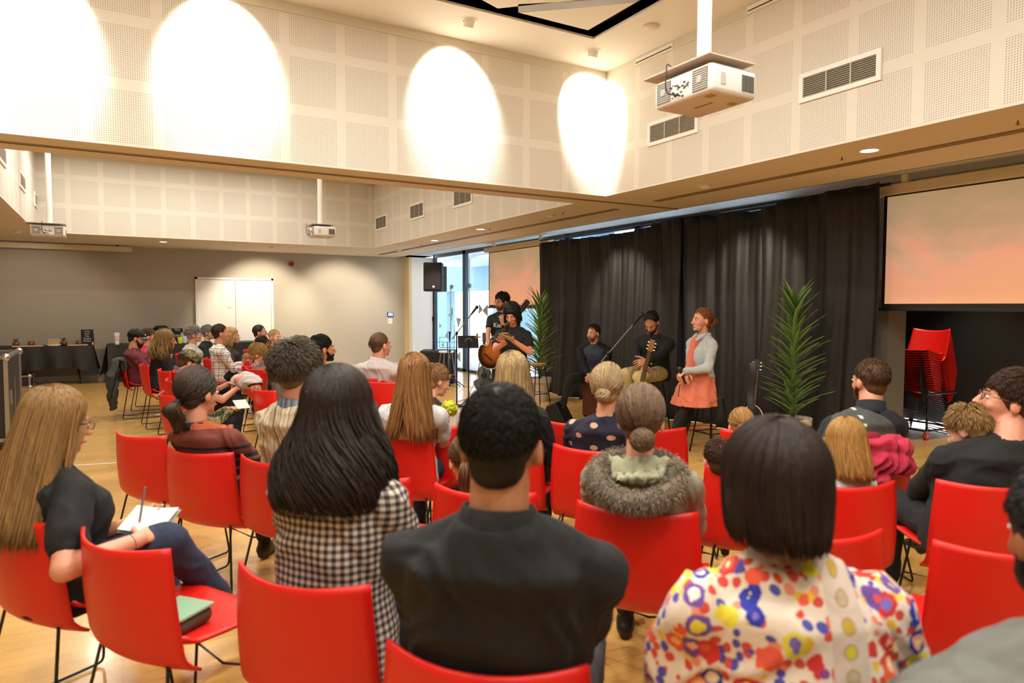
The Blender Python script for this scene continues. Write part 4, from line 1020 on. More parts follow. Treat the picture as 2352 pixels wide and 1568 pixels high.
p3 = person(1122, 902, 1.30, 48, 'person with cropped black hair and black polo sweater, seen from behind, bottom centre', root=c4, sex='m', w=1.10, hs=1.02, skin='#a97a58', top='#111214', lod=2,
            hair=dict(style='short', col='#070707', col2='#1d1b19', len=.016, rad=.0012, wave=.12), collar=('polo', cloth('#0f1011')), pants='#3b3c42', bulk=1.08)
p4 = person(1760, 984, 1.33, 60, 'person with dark bobbed hair and colourful floral blouse', sex='f', w=1.03, hs=.90, lean=3, side=-9, skin='#b98a68', topm=fab('floral_blouse', f_floral, .35), sleeve='puff', lod=2,
            hair=dict(style='bob', col='#0c0909', col2='#35261f', len=.088, thick=.022, wave=.05, flare=-.25, rad=.0026), pants='#26262c', bulk=1.1)
chair(p4['loc'].x, p4['loc'].y, 60, 'red chair under the floral blouse, below the frame')
p5 = person(2462, 1060, 1.10, 66, 'person with black hair and dark beard in grey sweater at right edge', sex='m', w=1.48, ls=1.15, hs=.98, side=5, bulk=1.1, skin='#96603f', top='#6f706b', lod=1, head=(-10, 8, 0), lean=8, beard='#15100d',
            hair=dict(style='short', col='#0a0a0b', col2='#1a1a1c', len=.012, rad=.0016, thick=.010), pants='#22242a')
chair(p5['loc'].x, p5['loc'].y, 72, 'red chair under the grey sweater, outside the frame')
FURT = cloth('#8b8a76')
p6 = person(1468, 892, 2.42, 42, 'person with low brown bun and sage parka with fur trimmed hood', root=c5, hs=.98, skin=SK1, topm=FURT, lod=2, head=(0, 6, 0), w=1.02,
            hair=dict(style='bun', col='#33221a', col2='#7d6248', at=(.02, -.118, -.070), br=.040, thick=.004), sleeve='long', bulk=1.05, pants='#2a2a2c')
p7 = person(1398, 835, 3.55, 40, 'person with blonde twisted bun and navy polka dot top', root=c13, hs=1.0, skin=SK1, topm=fab('polka_top', f_dots), lod=1,
            hair=dict(style='bun', col='#6a5234', col2='#b59a70', at=(0, -.118, -.035), br=.036, thick=.002, rad=.0042), pants='#1c1c22', bulk=1.05)
p8 = person(1180, 810, 3.95, 46, 'person with long blonde streaked hair in speckled black jacket', hs=1.0, skin=SK1, topm=fab('speckled_black', f_speck), lean=10,
            hair=dict(style='long', col='#6b5232', col2='#c2a675', len=.30, wave=.05, thick=.006, flare=.12), pants='#1a1c24')
chair(p8['loc'].x, p8['loc'].y, 46, 'red chair under the speckled black jacket')
p9 = person(1040, 1003, 2.95, 60, 'child with brown ponytail on chair ahead of the black polo', root=c17, w=.66, hs=.88, skin=SK1, top='#8d5a50', hair=dict(style='pony', col='#3a2418', col2='#7a5536', plen=.22, at=(-.03, -.12, -.02)), head=(18, 20, 0), feet=True)
p10 = person(948, 815, 3.85, 44, 'person with very long light brown hair and white tee', root=c15, hs=1.0, skin=SK1, top='#c9c9cc', sleeve='short', head=(0, 4, 0),
             hair=dict(style='long', col='#4a2e1c', col2='#a0703e', len=.36, wave=.05, thick=.004, flare=.14), pants='#2a3348')
p11 = person(1004, 838, 4.45, 20, 'child with light brown hair and black top, holding yellow knitted toy', w=.62, hs=.84, skin=SK5, top='#151517', hair=dict(style='short', col='#6d4a2c', col2='#a67c50', len=.03), head=(-15, 18, 0), beard=None, lean=14)
chair(p11['loc'].x, p11['loc'].y, 25, 'red chair of the child with the yellow toy, hidden')
p12 = person(693, 792, 3.12, 34, 'person with tousled grey brown hair and beige striped shirt over plaid collar', root=c18, sex='m', w=1.04, hs=1.03, skin=SK2, topm=fab('striped_beige_shirt', f_stripe_beige), head=(-12, 0, 0),
             hair=dict(style='short', col='#241c15', col2='#6d6252', len=.042, wave=.55, rad=.0026, thick=.010), collar=('polo', fab('plaid_collar', lambda s: s.mix(s.m_('FRACT', s.m_('MULTIPLY', s.xyz()[0], 40.)), C('#232c3e'), C('#7f8a92')))), lod=2, pants='#16171b')
p13 = person(436, 848, 3.42, 40, 'person with low dark ponytail and rust sweater with navy stripes', root=c19, hs=1.0, skin=SK2, topm=fab('striped_rust_sweater', f_stripe_rust), head=(-6, 4, 0),
             hair=dict(style='pony', col='#15100d', col2='#4a382c', plen=.17, at=(0, -.122, -.045), thick=.004, tie='#15101a'), lod=2, collar=('crew', cloth('#1a1c30')), pants='#14151c')
# --- middle left block, faces turned to the stage
p15 = person(312, 756, 9.25, -2, 'person in burgundy henley and black and grey cap, holding a cup', sex='m', w=1.05, hs=.98, skin=SK2, top='#6d2836', sleeve='3q', beard='#23170f', lean=-4, head=(-6, 16, 0), glasses=None,
             hair=dict(style='short', col='#1d130c', len=.015), pantm=fab('blue_jeans', f_denim), hands=((.02, .22, .72), (.10, .26, .74)), knees=((-.10, .42, .60), (.12, .43, .56)), ankles=((.05, .30, .18), (.15, .46, .09)), shoes='#3c3c42')
c15b = chair(p15['loc'].x, p15['loc'].y, -2, 'red chair under the burgundy henley, grey jacket on its back')
p16 = person(344, 754, 9.95, -8, 'person in bright pink hoodie with white framed glasses', w=.98, hs=.97, skin=SK1, top='#c42a50', glasses='#cfd4da', lean=4, head=(-6, 0, 0), hair=dict(style='pony', col='#2f1a12', col2='#5c3a2a', at=(0, -.11, -.04)))
chair(p16['loc'].x, p16['loc'].y, -8, 'red chair under the pink hoodie')
p17 = person(382, 758, 8.55, 4, 'person with wavy dark blonde hair in navy black top', w=1., hs=1.0, skin=SK2, top='#15161d', eyes=False, lean=8, head=(-8, 6, 0), hair=dict(style='long', col='#4a3218', col2='#a3804c', len=.24, wave=.75, thick=.010, flare=.3), pants='#1c1c20')
chair(p17['loc'].x, p17['loc'].y, 4, 'red chair under the wavy blonde in navy black')
p14 = person(430, 806, 6.75, 14, 'person in camouflage cap leaning forward with a baby on the lap', root=c24, sex='m', w=1., hs=1., skin=SK2, top='#a8322e', sleeve='short', lean=20, head=(-8, 32, 0), hair=dict(style='short', col='#3a2818', len=.012),
             hands=((-.02, .34, .70), (.12, .36, .66)), pants='#1a1a1c')
p18 = person(447, 750, 10.5, -10, 'person with curly grey hair, glasses, cream cardigan and teal scarf', w=1.06, hs=1.02, skin=SK1, top='#bdb5aa', glasses='#5c5a5a', lean=4, hair=dict(style='curly', col='#55504a', col2='#a8a29a', thick=.008), bulk=1.1)
chair(p18['loc'].x, p18['loc'].y, -10, 'red chair under the cream cardigan')
p19 = person(480, 747, 11.2, -30, 'person with short grey hair and glasses in black jacket', w=1.0, hs=.98, skin=SK1, top='#161a1a', glasses='#8a8682', hair=dict(style='short', col='#5d5952', col2='#a29c92', len=.03, wave=.3, thick=.004), lean=4)
chair(p19['loc'].x, p19['loc'].y, -30, 'red chair under the grey haired person in black')
p20 = person(508, 744, 9.55, -2, 'person with receding brown hair in checked plaid shirt', sex='m', w=1.03, hs=1.05, skin=SK2, topm=fab('plaid_shirt', f_plaid), lean=0, head=(-3, -2, 0), hair=dict(style='short', col='#2a1a10', col2='#4a3320', len=.014), pants='#1b1e2a', collar=('crew', cloth('#2a2a30')),
             knees=((-.09, .42, .60), (.12, .42, .54)), ankles=((.06, .55, .26), (.12, .40, .09)))
chair(p20['loc'].x, p20['loc'].y, -2, 'red chair under the checked plaid shirt')
p21 = person(534, 753, 10.3, -18, 'person with shoulder length blonde hair in brown jacket', w=1.0, hs=1.0, skin=SK1, top='#3b3228', hair=dict(style='long', col='#8a6a3c', col2='#cba566', len=.17, thick=.006, wave=.06), lean=6, head=(-12, 0, 0))
chair(p21['loc'].x, p21['loc'].y, -18, 'red chair under the brown jacket')
p22 = person(598, 746, 11.4, -8, 'person with buzz cut in dark tee standing out before the white door', sex='m', w=1.05, hs=1.05, skin=SK2, top='#1d1f24', sleeve='short', hair=dict(style='short', col='#2a1d14', len=.008), lean=4, head=(-14, 0, 0))
chair(p22['loc'].x, p22['loc'].y, -8, 'red chair under the buzz cut person')
p23 = person(606, 772, 9.3, -12, 'child with black pulled back hair and dark skin looking right', w=.72, hs=.92, skin=SK4, top='#b9b4a8', hair=dict(style='bun', col='#0d0a09', col2='#241a16', at=(0, -.11, -.04), br=.03), lean=4, head=(-18, 0, 0))
chair(p23['loc'].x, p23['loc'].y, -12, 'red chair under the child with black pulled back hair')
p24 = person(632, 757, 10.2, -50, 'child with short blonde hair in lilac and purple flowered top', w=.74, hs=.92, skin=SK5, topm=fab('lilac_top', f_lilac), hair=dict(style='short', col='#a5814c', col2='#d6b67c', len=.018), lean=2, head=(-5, 0, 0))
chair(p24['loc'].x, p24['loc'].y, -50, 'red chair under the lilac flowered top')
p25 = person(594, 791, 8.0, 10, 'boy with bowl cut blond hair and glasses in grey hoodie', root=c21, w=.68, hs=.94, skin=SK5, top='#87827c', glasses='#2a2526', head=(-30, 18, 0), hair=dict(style='short', col='#7a5a2c', col2='#c79d58', len=.035, thick=.012, wave=.05, fringe=1), lod=1, feet=True)
p26 = person(627, 805, 7.75, 10, 'boy with short fair hair in navy and white striped shirt', root=c22, w=.66, hs=.92, skin=SK5, topm=fab('striped_kid', f_stripe_kid), head=(-25, 14, 0), hair=dict(style='short', col='#6a4c2a', col2='#a5804c', len=.020, thick=.004))
p27 = person(566, 812, 9.4, -5, 'toddler with sparse fair hair in pale pink top', w=.5, hs=.72, skin=SK5, top='#d09ab0', hair=dict(style='short', col='#8d7150', col2='#b59a74', len=.012), lean=12, head=(10, 30, 0), seat=.50, feet=False)
p28 = person(663, 785, 11.6, -60, 'child peering over, small face near the grey wall centre', w=.6, hs=.84, skin=SK2, top='#8a7f8f', hair=dict(style='short', col='#241a14', len=.02), lean=0)
chair(p28['loc'].x, p28['loc'].y, -60, 'red chair hidden under the small peering child')
p28b = person(652, 783, 11.0, -20, 'person with wispy grey hair almost hidden behind the small child', w=.9, hs=.94, skin=SK1, top='#a09aa0', hair=dict(style='curly', col='#8a8688', col2='#c4c0c2'), lean=8)
chair(p28b['loc'].x, p28b['loc'].y, -20, 'red chair hidden under the wispy grey haired person')
p29 = person(700, 773, 7.3, 14, 'person with brown top knot bun behind the tousled man', w=1., hs=1., skin=SK2, top='#3a3436', hair=dict(style='bun', col='#1f1512', col2='#4a3428', at=(0, -.08, .098), br=.036), lean=4)
chair(p29['loc'].x, p29['loc'].y, 14, 'red chair under the top knot bun')
p30 = person(742, 769, 6.5, 12, 'person with slick black hair, fade and beard in patterned white shirt', sex='m', w=1.05, hs=1.06, skin='#b98058', topm=fab('white_red_shirt', lambda s: s.mix(s.m_('LESS_THAN', s.vor(22.)['Distance'], .2), C('#cfc9c8'), C('#b0304a'))), beard='#120c09', hair=dict(style='short', col='#070606', col2='#15110f', len=.022, wave=0., thick=.003), lean=4, head=(-10, 0, 0))
chair(p30['loc'].x, p30['loc'].y, 12, 'red chair under the slick haired bearded person')
p31 = person(655, 790, 6.1, 14, 'person with long brown hair mostly hidden behind the tousled man', w=.95, hs=.98, skin=SK1, top='#6a5a50', hair=dict(style='long', col='#2d1c12', col2='#65452c', len=.28, wave=.08), lean=4)
chair(p31['loc'].x, p31['loc'].y, 14, 'red chair under the hidden long brown hair')
p32 = person(867, 764, 6.85, 38, 'person with thinning brown hair in pale pin striped shirt', root=c31, sex='m', w=1.1, hs=1.04, skin=SK2, topm=fab('pinstripe_shirt', lambda s: s.mix(s.m_('LESS_THAN', s.m_('FRACT', s.m_('MULTIPLY', s.m_('ADD', s.xyz()[0], s.xyz()[1]), 45.)), .25), C('#d8d0ce'), C('#b8aeb4'))), head=(-22, 0, 0), hair=dict(style='bald', col='#3a2818', col2='#6a4e34'), collar=('polo', cloth('#d6cecc')))
p43 = person(446, 876, 5.75, 8, 'child in camouflage long sleeve top with a white paper, head hidden by rust sweater', lean=14, w=.72, hs=.9, skin=SK2, topm=fab('camo_top', f_camo), hair=dict(style='short', col='#3a2818', len=.02), hands=((.02, .26, .62), (.10, .28, .62)), pants='shorts')
chair(p43['loc'].x, p43['loc'].y, 8, 'red chair of the child in camouflage top')
# --- right block
p38 = person(2003, 825, 3.95, 66, 'person with short brown hair in navy jacket with grey back panel', root=c10, sex='m', w=1.08, hs=1.03, skin=SK2, topm=fab('sports_jacket', f_back), hair=dict(style='short', col='#2d1c10', col2='#5c4026', len=.018, rad=.0018), beard='#3a2415', collar=('stand', cloth('#1d2129')), head=(8, 0, 0), pants='#1c1d22')
p39 = person(1942, 963, 2.92, 64, 'child with long honey hair in mint white hoodie', root=c7, w=.80, hs=.82, skin=SK5, top='#b9c6c2', hair=dict(style='long', col='#6a4422', col2='#bf9350', len=.17, wave=.10, thick=.006, flare=.02), lod=2, head=(0, 8, 0))
p40 = person(2335, 850, 2.95, 52, 'person with brown hair, glasses and black jacket looking up at right edge', root=c8, sex='m', w=1.12, hs=1.08, skin='#d49a80', top='#131313', glasses='#5a3a30', head=(72, -12, 0), hair=dict(style='short', col='#2a1a10', col2='#523823', len=.03, wave=.25, thick=.006), hands=(('px', 2215, 1150, 3.30), ('px', 2250, 1150, 3.35)), elbow=((-1, .1, -.15), (1, 0, -.6)), lod=2, pants='#15171c', bulk=1.12)
p41 = person(2228, 935, 3.02, 60, 'toddler with fair hair and pink tie held by the bespectacled man', w=.56, hs=.84, skin=SK5, top='#20263a', hair=dict(style='short', col='#7a5a34', col2='#b08c58', len=.045, wave=.3, thick=.004, at=(.05, -.09, -.03), tie='#d23a60'), seat=.56, lean=8, head=(30, 25, 0), skirt=dict(col='#34405f'), feet=True, lod=1)
p42 = person(1722, 950, 3.85, 50, 'small child with fair hair parted by an orange hair tie', root=c12, w=.58, hs=.86, skin=SK5, top='#b05a60', hair=dict(style='pony', col='#7a4f28', col2='#b98a50', tie='#d8502a', plen=.12), head=(0, 12, 0))
p44 = person(1660, 1020, 3.0, 50, 'small child in red and white patterned dress behind the bobbed hair', root=c12b, w=.55, hs=.80, skin=SK5, topm=fab('red_white_dress', f_redfl), hair=dict(style='short', col='#3a2416', len=.02), head=(0, 10, 0), sleeve='short')

# ------------------------------------------------------------------ things worn or held
def in_head(pr, mb, name, mat, parent=None, **k): return mb.build(name, mat, parent or pr['o'], **k)
def cap_hat(pr, m1, m2, lab, logo=None, brim=1.):
    S = pr['S']; t = thing('cap', (0, 0, 0), lab, 'cap'); t.location = pr['o'].location; t.rotation_euler = pr['o'].rotation_euler
    m = MB()
    def dome(u, v):
        a = 2*PI*u; e = v*PI/2; r = math.cos(e)
        return S @ Vector((.090*r*math.cos(a), -.018+.108*r*math.sin(a), .034+.088*math.sin(e)))
    m.sheet(dome, 32, 10, .004); m.build('crown', m1, t, smooth=True)
    def br(u, v):
        x = (u-.5)*2; return S @ Vector((.074*x, .082-.030*x*x+.075*v*math.sqrt(max(0.02, 1-x*x*.75))*brim, .040-.020*x*x-.012*v))
    MB().sheet(br, 16, 8, .004).build('brim', m2, t, smooth=True)
    MB().ell((0, -.018, .124), (.008, .008, .005), S).build('button', m1, t, smooth=True)
    if logo: MB().ell((.0 if logo[1] else 0, .088, .066), (.026, .008, .014), S).build('badge', logo[0], t, smooth=True)
    return t
cap_hat(p15, cloth('#16171a'), cloth('#5d6066'), 'black and grey baseball cap on the bearded burgundy person', (plain('badge_pale', '#c9cdd4', .6), 0))
cap_hat(p14, fab('camo_cap', f_camo), fab('camo_cap2', f_camo), 'camouflage baseball cap with small red badge', (plain('badge_red', '#c2303a', .6), 0))
# fur hood lying on the back of p6
def fur_hood(pr):
    t = thing('fur_hood', pr['loc'], 'grey brown fur trimmed hood lying on the sage parka back', 'hood', pr['a']); rng = random.Random(9)
    nb = pr['nb']; c = nb+Vector((0, -.045, -.03)); m = MB(); core = []
    for i in range(40):
        q = 2*PI*i/40; x = .142*math.cos(q); y = .100*math.sin(q)-.035; z = -.012+.045*math.sin(q)-(.025 if math.sin(q) < 0 else 0)*abs(math.sin(q))**1.3
        core.append(c+Vector((x, y, z)))
    m.tube(core, .034, 12, closed=True); base = m.build('fur_base', plain('fur_base', '#6f6152', .9), t, smooth=True)
    g = MB()
    for i in range(4200):
        k = rng.random()*40; a = core[int(k) % 40].lerp(core[(int(k)+1) % 40], k % 1); d = (core[(int(k)+1) % 40]-core[int(k) % 40]).normalized()
        u, v, _ = basis(d); q = rng.random()*6.28; n_ = u*math.cos(q)+v*math.sin(q)
        p = a+n_*.031; e = (n_+Vector((rng.uniform(-.6, .6), rng.uniform(-.6, .6), rng.uniform(-.9, .3)))).normalized()
        L = .014+.013*rng.random(); g.tube([p, p+e*L*.5, p+e*L+Vector((0, 0, -.006))], .001, 3, rs=[.0016, .0012, .0003])
    g.build('fur', hairmat('#4f4438', '#b3a48e', .7), t, smooth=True)
    h = MB()
    def inner(u, v):
        x = (u-.5)*2; return c+Vector((.105*x*(1-.3*v), -.02-.085*v+.03*x*x, .045-.050*v-.035*math.sin(PI*v)+.008*math.sin(14*v+3*x)+.006*math.sin(16*x)))
    h.sheet(inner, 18, 12, .02); h.build('quilted_lining', cloth('#a8a88c'), t, smooth=True)
fur_hood(p6)
# paper, pen and cups
PAPER = plain('paper', '#dedad2', .7)
w0 = world(p1, (p1['wr'][-1]+p1['wr'][1])/2+Vector((0, .055, .03)))
t = thing('notebook', w0, 'open white notebook in the hands of the long haired blonde woman', 'notebook', p1['a']+.5)
M_ = Matrix.Rotation(RD(28), 4, 'X')
MB().box((-.085, -.06, -.004), (0, .06, 0), M_ @ Matrix.Rotation(RD(6), 4, 'Y')).box((0, -.06, -.004), (.085, .06, 0), M_ @ Matrix.Rotation(RD(-6), 4, 'Y')).build('pages', PAPER, t)
MB().box((-.088, -.063, -.008), (.088, .063, -.005), M_).build('cover', plain('cover_grey', '#9a9a94', .6), t)
t = thing('pen', w0+Vector((-.03, .0, .05)), 'silver pen held over the white notebook', 'pen'); MB().cyl((0, 0, -.05), (.02, .01, .07), .004, .004, 10).build('barrel', plain('pen_grey', '#8e949c', .3, .5), t); MB().cyl((0, 0, -.05), (-.002, -.001, -.06), .004, .001, 10).build('tip', CHROME, t)
def cup(loc, lab, body='#b98a54', lid='#e7e2d8', h=.11, r=.038, name='paper_cup', sleeve=None):
    t = thing(name, loc, lab, 'cup'); MB().lathe([(.001, 0), (r*.74, 0), (r, h), (r*.93, h-.002), (r*.7, .004), (.001, .004)]).build('cup_body', plain('cup_'+body, body, .6), t, smooth=False)
    if lid: MB().lathe([(r*1.06, h-.006), (r*1.06, h+.006), (r*.9, h+.012), (.001, h+.012)]).build('lid', plain('lid_'+lid, lid, .5), t)
    if sleeve: MB().lathe([(r*.84, h*.3), (r*.96, h*.75), (r*.98, h*.75), (r*.86, h*.3)]).build('sleeve', plain('slv_'+sleeve, sleeve, .7), t)
    return t
cup(world(p15, (p15['wr'][1]+p15['wr'][-1])/2+Vector((0, .09, -.01))), 'brown takeaway cup with white lid in the burgundy person hands', r=.045)
t = thing('wrist_strap', p1['loc'], 'thin brown bracelet on the writing woman wrist', 'bracelet', p1['a']); q = p1['wr'][1].lerp(p1['el'][1], .12); u, v, _ = basis(p1['wr'][1]-p1['el'][1]); MB().tube([q+u*.027*math.cos(a)+v*.027*math.sin(a) for a in [2*PI*j/16 for j in range(16)]], .002, 6, closed=True).build('band', plain('band_brown', '#4a2d22', .6), t, smooth=True)
# lollipop-like baby in white wrap held by the camouflage cap
b0 = world(p14, (p14['wr'][1]+p14['wr'][-1])/2+Vector((.05, .10, .04)))
t = thing('person', b0, 'baby in white wrap with dark headband, held by the camouflage capped person', 'person', p14['a'])
m = MB(); m.cap((-.08, -.04, .0), (.14, .02, .02), .070, .078).cap((.14, .02, .02), (.21, .05, .0), .072, .055).cap((-.05, .0, .04), (.08, .03, .06), .055, .05); put(remesh(m, 'wrap', .009, cloth('#cfcac8'), 3, wr=.022, wf=12), 'wrap', t)
m = MB(); m.ell((.0, -.02, .02), (.07, .09, .06)).ell((.26, .0, -.03), (.062, .058, .062)).cap((.15, .0, 0), (.24, .0, -.02), .045, .035); [m.cap((.30, .03*s, -.05), (.315, .03*s, -.055), .01) for s in (-1, 1)]; m.cap((.315, 0, -.03), (.325, 0, -.04), .009)
put(remesh(m, 'body', .006, skinmat(SK2), 3), 'body', t)
m = MB(); m.tube([(.26+.055*math.cos(q), .060*math.sin(q), -.03+.045*math.cos(q)*.4+.02) for q in [2*PI*j/20 for j in range(20)]], .012, 8, closed=True); m.build('headband', cloth('#2a2522'), t, smooth=True)
# jackets on chair backs
def jacket(chx, face, lab, colr, name='jacket', drop=.55, seed=1, x0=-.26, x1=.26, top=.80):
    t = thing(name, (chx[0], chx[1], 0), lab, 'jacket', RD(face-90)); r = random.Random(seed)
    def f(u, v):
        x = x0+(x1-x0)*u; s_ = v*1.25-.25
        if s_ < 0: y = -.215+.03*s_*0-.0; z = top+s_*.62; y = -.205-.02*s_
        else: z = top-drop*s_; y = -.30-.05*s_
        y += .022*math.sin(x*34+3*v+seed)+.016*math.sin(x*71+seed*2+4*v); z += (.05*math.sin(x*9+seed)-.10*abs(x)*(1 if s_ > 0 else 0))*max(0, s_)
        return (x*(1+.12*math.sin(5*v+seed)), y, z)
    m = MB().sheet(f, 44, 34, .022); me = remesh(m, 'jacket_body', .009, colr, 3, wr=.016, wf=13); put(me, 'jacket_body', t)
    m = MB(); pts = [(x1-.05, -.31, top-.05), (x1+.02, -.36, top-.22), (x1-.02, -.37, top-.42), (x1-.06, -.36, top-.58)]; [m.cap(pts[i], pts[i+1], .055-.006*i, .05-.006*i) for i in range(3)]
    put(remesh(m, 'sleeve', .010, colr, 3, wr=.018, wf=12), 'sleeve', t); return t
jacket((p15['loc'].x, p15['loc'].y), -2, 'dark grey green jacket hanging over the back of burgundy person chair', cloth('#3d423e'), drop=.62, seed=4)
t = thing('jacket', (c10[0], c10[1], 0), 'pink jacket bunched over a red chair back beside the mint hoodie', 'jacket', RD(62-90)); m = MB()
for a, b, r_ in (((-.10, -.27, .77), (.10, -.28, .76), .062), ((-.08, -.29, .71), (.08, -.30, .68), .068), ((-.10, -.29, .64), (.0, -.30, .58), .06), ((.08, -.27, .74), (.14, -.29, .66), .045)): m.cap(a, b, r_)
put(remesh(m, 'jacket_body', .008, cloth('#c22f4a'), 2, wr=.026, wf=16), 'jacket_body', t)
t2 = MB(); t2.cap((-.02, -.25, .80), (-.13, -.27, .79), .035, .04); put(remesh(t2, 'hood_lining', .008, cloth('#8e1226'), 2, wr=.02, wf=14), 'hood_lining', t)
# green box on chair 2, magazine on chair 20
a = RD(32-90); q = rotz((.045, -.035, 0), a)
t = thing('storage_box', (c2[0]+q.x, c2[1]+q.y, .452), 'green topped rounded box standing on the empty red chair seat', 'box', a+.15)
MB().box((-.075, -.075, 0), (.075, .075, .05)).build('box_body', plain('box_olive', '#4a4634', .5), t, bevel=.022); MB().box((-.076, -.076, .048), (.076, .076, .062)).build('lid', plain('box_green', '#7fa386', .45), t, bevel=.012)
q = rotz((.02, .02, 0), a); t = thing('magazine', (c20[0]+q.x, c20[1]+q.y, .455), 'yellow and blue magazine lying on the empty red chair seat', 'magazine', a+.2)
MB().box((-.10, -.14, 0), (.10, .14, .006)).build('pages', PAPER, t); MB().box((-.10, -.14, .006), (.10, .14, .008)).build('cover', plain('mag_yellow', '#d6c455', .4), t); MB().box((-.10, -.14, .008), (.10, -.02, .009)).build('photo', plain('mag_blue', '#5e8fae', .4), t)
t = thing('book', (c20[0]+rotz((.03, .0, 0), a).x, c20[1]+rotz((.03, .0, 0), a).y, .443), 'slim dark book under the yellow magazine', 'book', a); MB().box((-.11, -.10, 0), (.11, .12, .012)).build('cover', plain('book_dark', '#2a2c34', .5), t)
# paper held by the speaker's neighbour and on the camo child's lap
w0 = world(p43, (p43['wr'][1]+p43['wr'][-1])/2+Vector((.0, .10, .03))); t = thing('paper_sheet', w0, 'white folded paper on the lap of the camouflage sleeved child', 'paper', p43['a']); MB().box((-.075, -.06, 0), (.075, .05, .004), Matrix.Rotation(RD(22), 4, 'Y')).build('sheet', PAPER, t)
# bags on the floor between the rows
p = atZ(1300, 1255, 0.0); t = thing('handbag', (2.38, 2.92, 0), 'slouchy black handbag on the floor behind the polka dot woman chair', 'bag'); m = MB()
m.ell((0, 0, .13), (.12, .075, .14)).ell((.05, .02, .18), (.08, .06, .10)); put(remesh(m, 'bag_body', .008, plain('bag_black', '#0f0e0e', .5), 2, wr=.02), 'bag_body', t)
MB().tube([(.08, 0, .25), (.12, .01, .34), (.16, .02, .26), (.17, .03, .10)], .008, 8).build('strap', BMET, t, smooth=True); MB().ell((.08, -.03, .26), (.012, .012, .012)).build('buckle', CHROME, t, smooth=True)
t = thing('tote_bag', (2.17, 2.78, 0), 'red and black patterned tote bag beside the black handbag', 'bag'); m = MB(); m.ell((0, 0, .16), (.085, .06, .16)).ell((-.02, .01, .30), (.06, .05, .06))
put(remesh(m, 'bag_body', .008, fab('tote', lambda s: s.mix(s.m_('GREATER_THAN', s.noise(9., 1.)[0], .52), C('#a51e2b'), C('#2b1a18'))), 2, wr=.012), 'bag_body', t); MB().tube([(-.05, 0, .32), (-.03, 0, .42), (.03, 0, .42), (.05, 0, .30)], .007, 8).build('handle', BMET, t, smooth=True)
t = thing('scarf', (2.08, 2.52, 0), 'pale lilac cloth hanging beside the black polo shoulder', 'scarf'); m = MB(); m.cap((-.02, .08, .42), (.02, 0, .30), .03, .045).cap((.02, 0, .30), (.05, -.05, .14), .05, .06); put(remesh(m, 'scarf_cloth', .007, cloth('#b9a3b8'), 2, wr=.02, wf=16), 'scarf_cloth', t)
p = atD(1032, 938, 4.2); t = thing('knitted_toy', p, 'yellow green knitted toy held by the child in black', 'toy'); m = MB()
rr = random.Random(2)
for k in range(60): q = Vector((rr.gauss(0, 1), rr.gauss(0, 1), rr.gauss(0, 1))).normalized(); m.ell(q*.045, (.011, .011, .011), seg=8, rings=6)
m.ell((0, 0, 0), (.046, .046, .046)); m.build('toy_body', plain('knit_yellow', '#a9ad22', .8), t, smooth=True)
for k, (px, py, lab) in enumerate(((302, 952, 'clear plastic packet on the floor under the burgundy person chair'), (367, 952, 'white leaflet on the floor beside the clear packet'))):
    p = atZ(px, py, .004); t = thing('leaflet' if k else 'plastic_packet', p, lab, 'leaflet' if k else 'packet', .4*k)
    if k: MB().box((-.07, -.05, 0), (.07, .05, .004)).build('sheet', PAPER, t)
    else: m = MB(); m.box((-.09, -.05, 0), (.09, .05, .03)); m.build('packet', plain('packet_clear', '#cfc0a8', .2), t, bevel=.01)

# ------------------------------------------------------------------ stage people
p33 = person(1152, 672, 9.3, 212, 'person with curly dark hair, glasses and beard in black printed tee playing guitar', sex='m', w=.97, ls=.98, hs=.98, stand=.90, skin='#cf9a78', top='#101011', sleeve='short', beard='#4a3222', glasses='#3c3028', lean=2,
             hair=dict(style='short', col='#1a120d', col2='#3a2a1e', len=.03, wave=.5, thick=.006), head=(-18, 8, 0), hands=(('px', 1155, 743, 8.95), ('px', 1120, 790, 9.0)), hdir=((0, .2, .9), (-.6, .2, -.3)), hn=((.6, -.6, 0), (0, -1, -.3)), curl=(.9, .6), elbow=((-1, .1, -.8), (1, -.2, -.5)), pants='#1d1f23', lod=1)
p34 = person(1176, 696, 7.55, 222, 'person with black bobbed fringe haircut in black tee reading from paper and phone', w=.98, ls=.95, hs=.98, stand=.83, skin='#cf9274', top='#141416', sleeve='short', eyes=False, lean=4, head=(2, 24, 0),
             hair=dict(style='bob', col='#0b0a0c', col2='#1f1b1d', len=.10, thick=.008, fringe=1), hands=(('px', 1178, 782, 7.30), ('px', 1160, 788, 7.25)), hdir=((.4, .7, .3), (.1, .8, .3)), hn=((0, 0, 1), (0, 0, 1)), curl=.35, elbow=((-.9, -.1, -1), (.9, -.1, -1)), skirt=dict(col='#8d8078', len=.6), pants='#2a2a2c')
p35 = person(1362, 745, 9.2, 222, 'person with short dark hair in black jacket and slate tee sitting on cajon drum', sex='m', w=1.0, hs=.97, skin='#dba284', top='#3d4352', sleeve='none', lean=16, seat=.47, beard='#5a3c28', head=(-22, 2, 0), hair=dict(style='short', col='#20150e', col2='#3c291b', len=.02),
             hands=(('px', 1360, 868, 8.85), ('px', 1352, 868, 8.85)), hdir=((.6, .5, -.2), (-.6, .5, -.2)), curl=.8, elbow=((-1, -.3, -.3), (1, -.3, -.3)), knees=(('px', 1400, 875, 8.75), ('px', 1308, 870, 8.95)), ankles=(('px', 1388, 945, 8.8), ('px', 1292, 934, 9.05)), pants='#26272a')
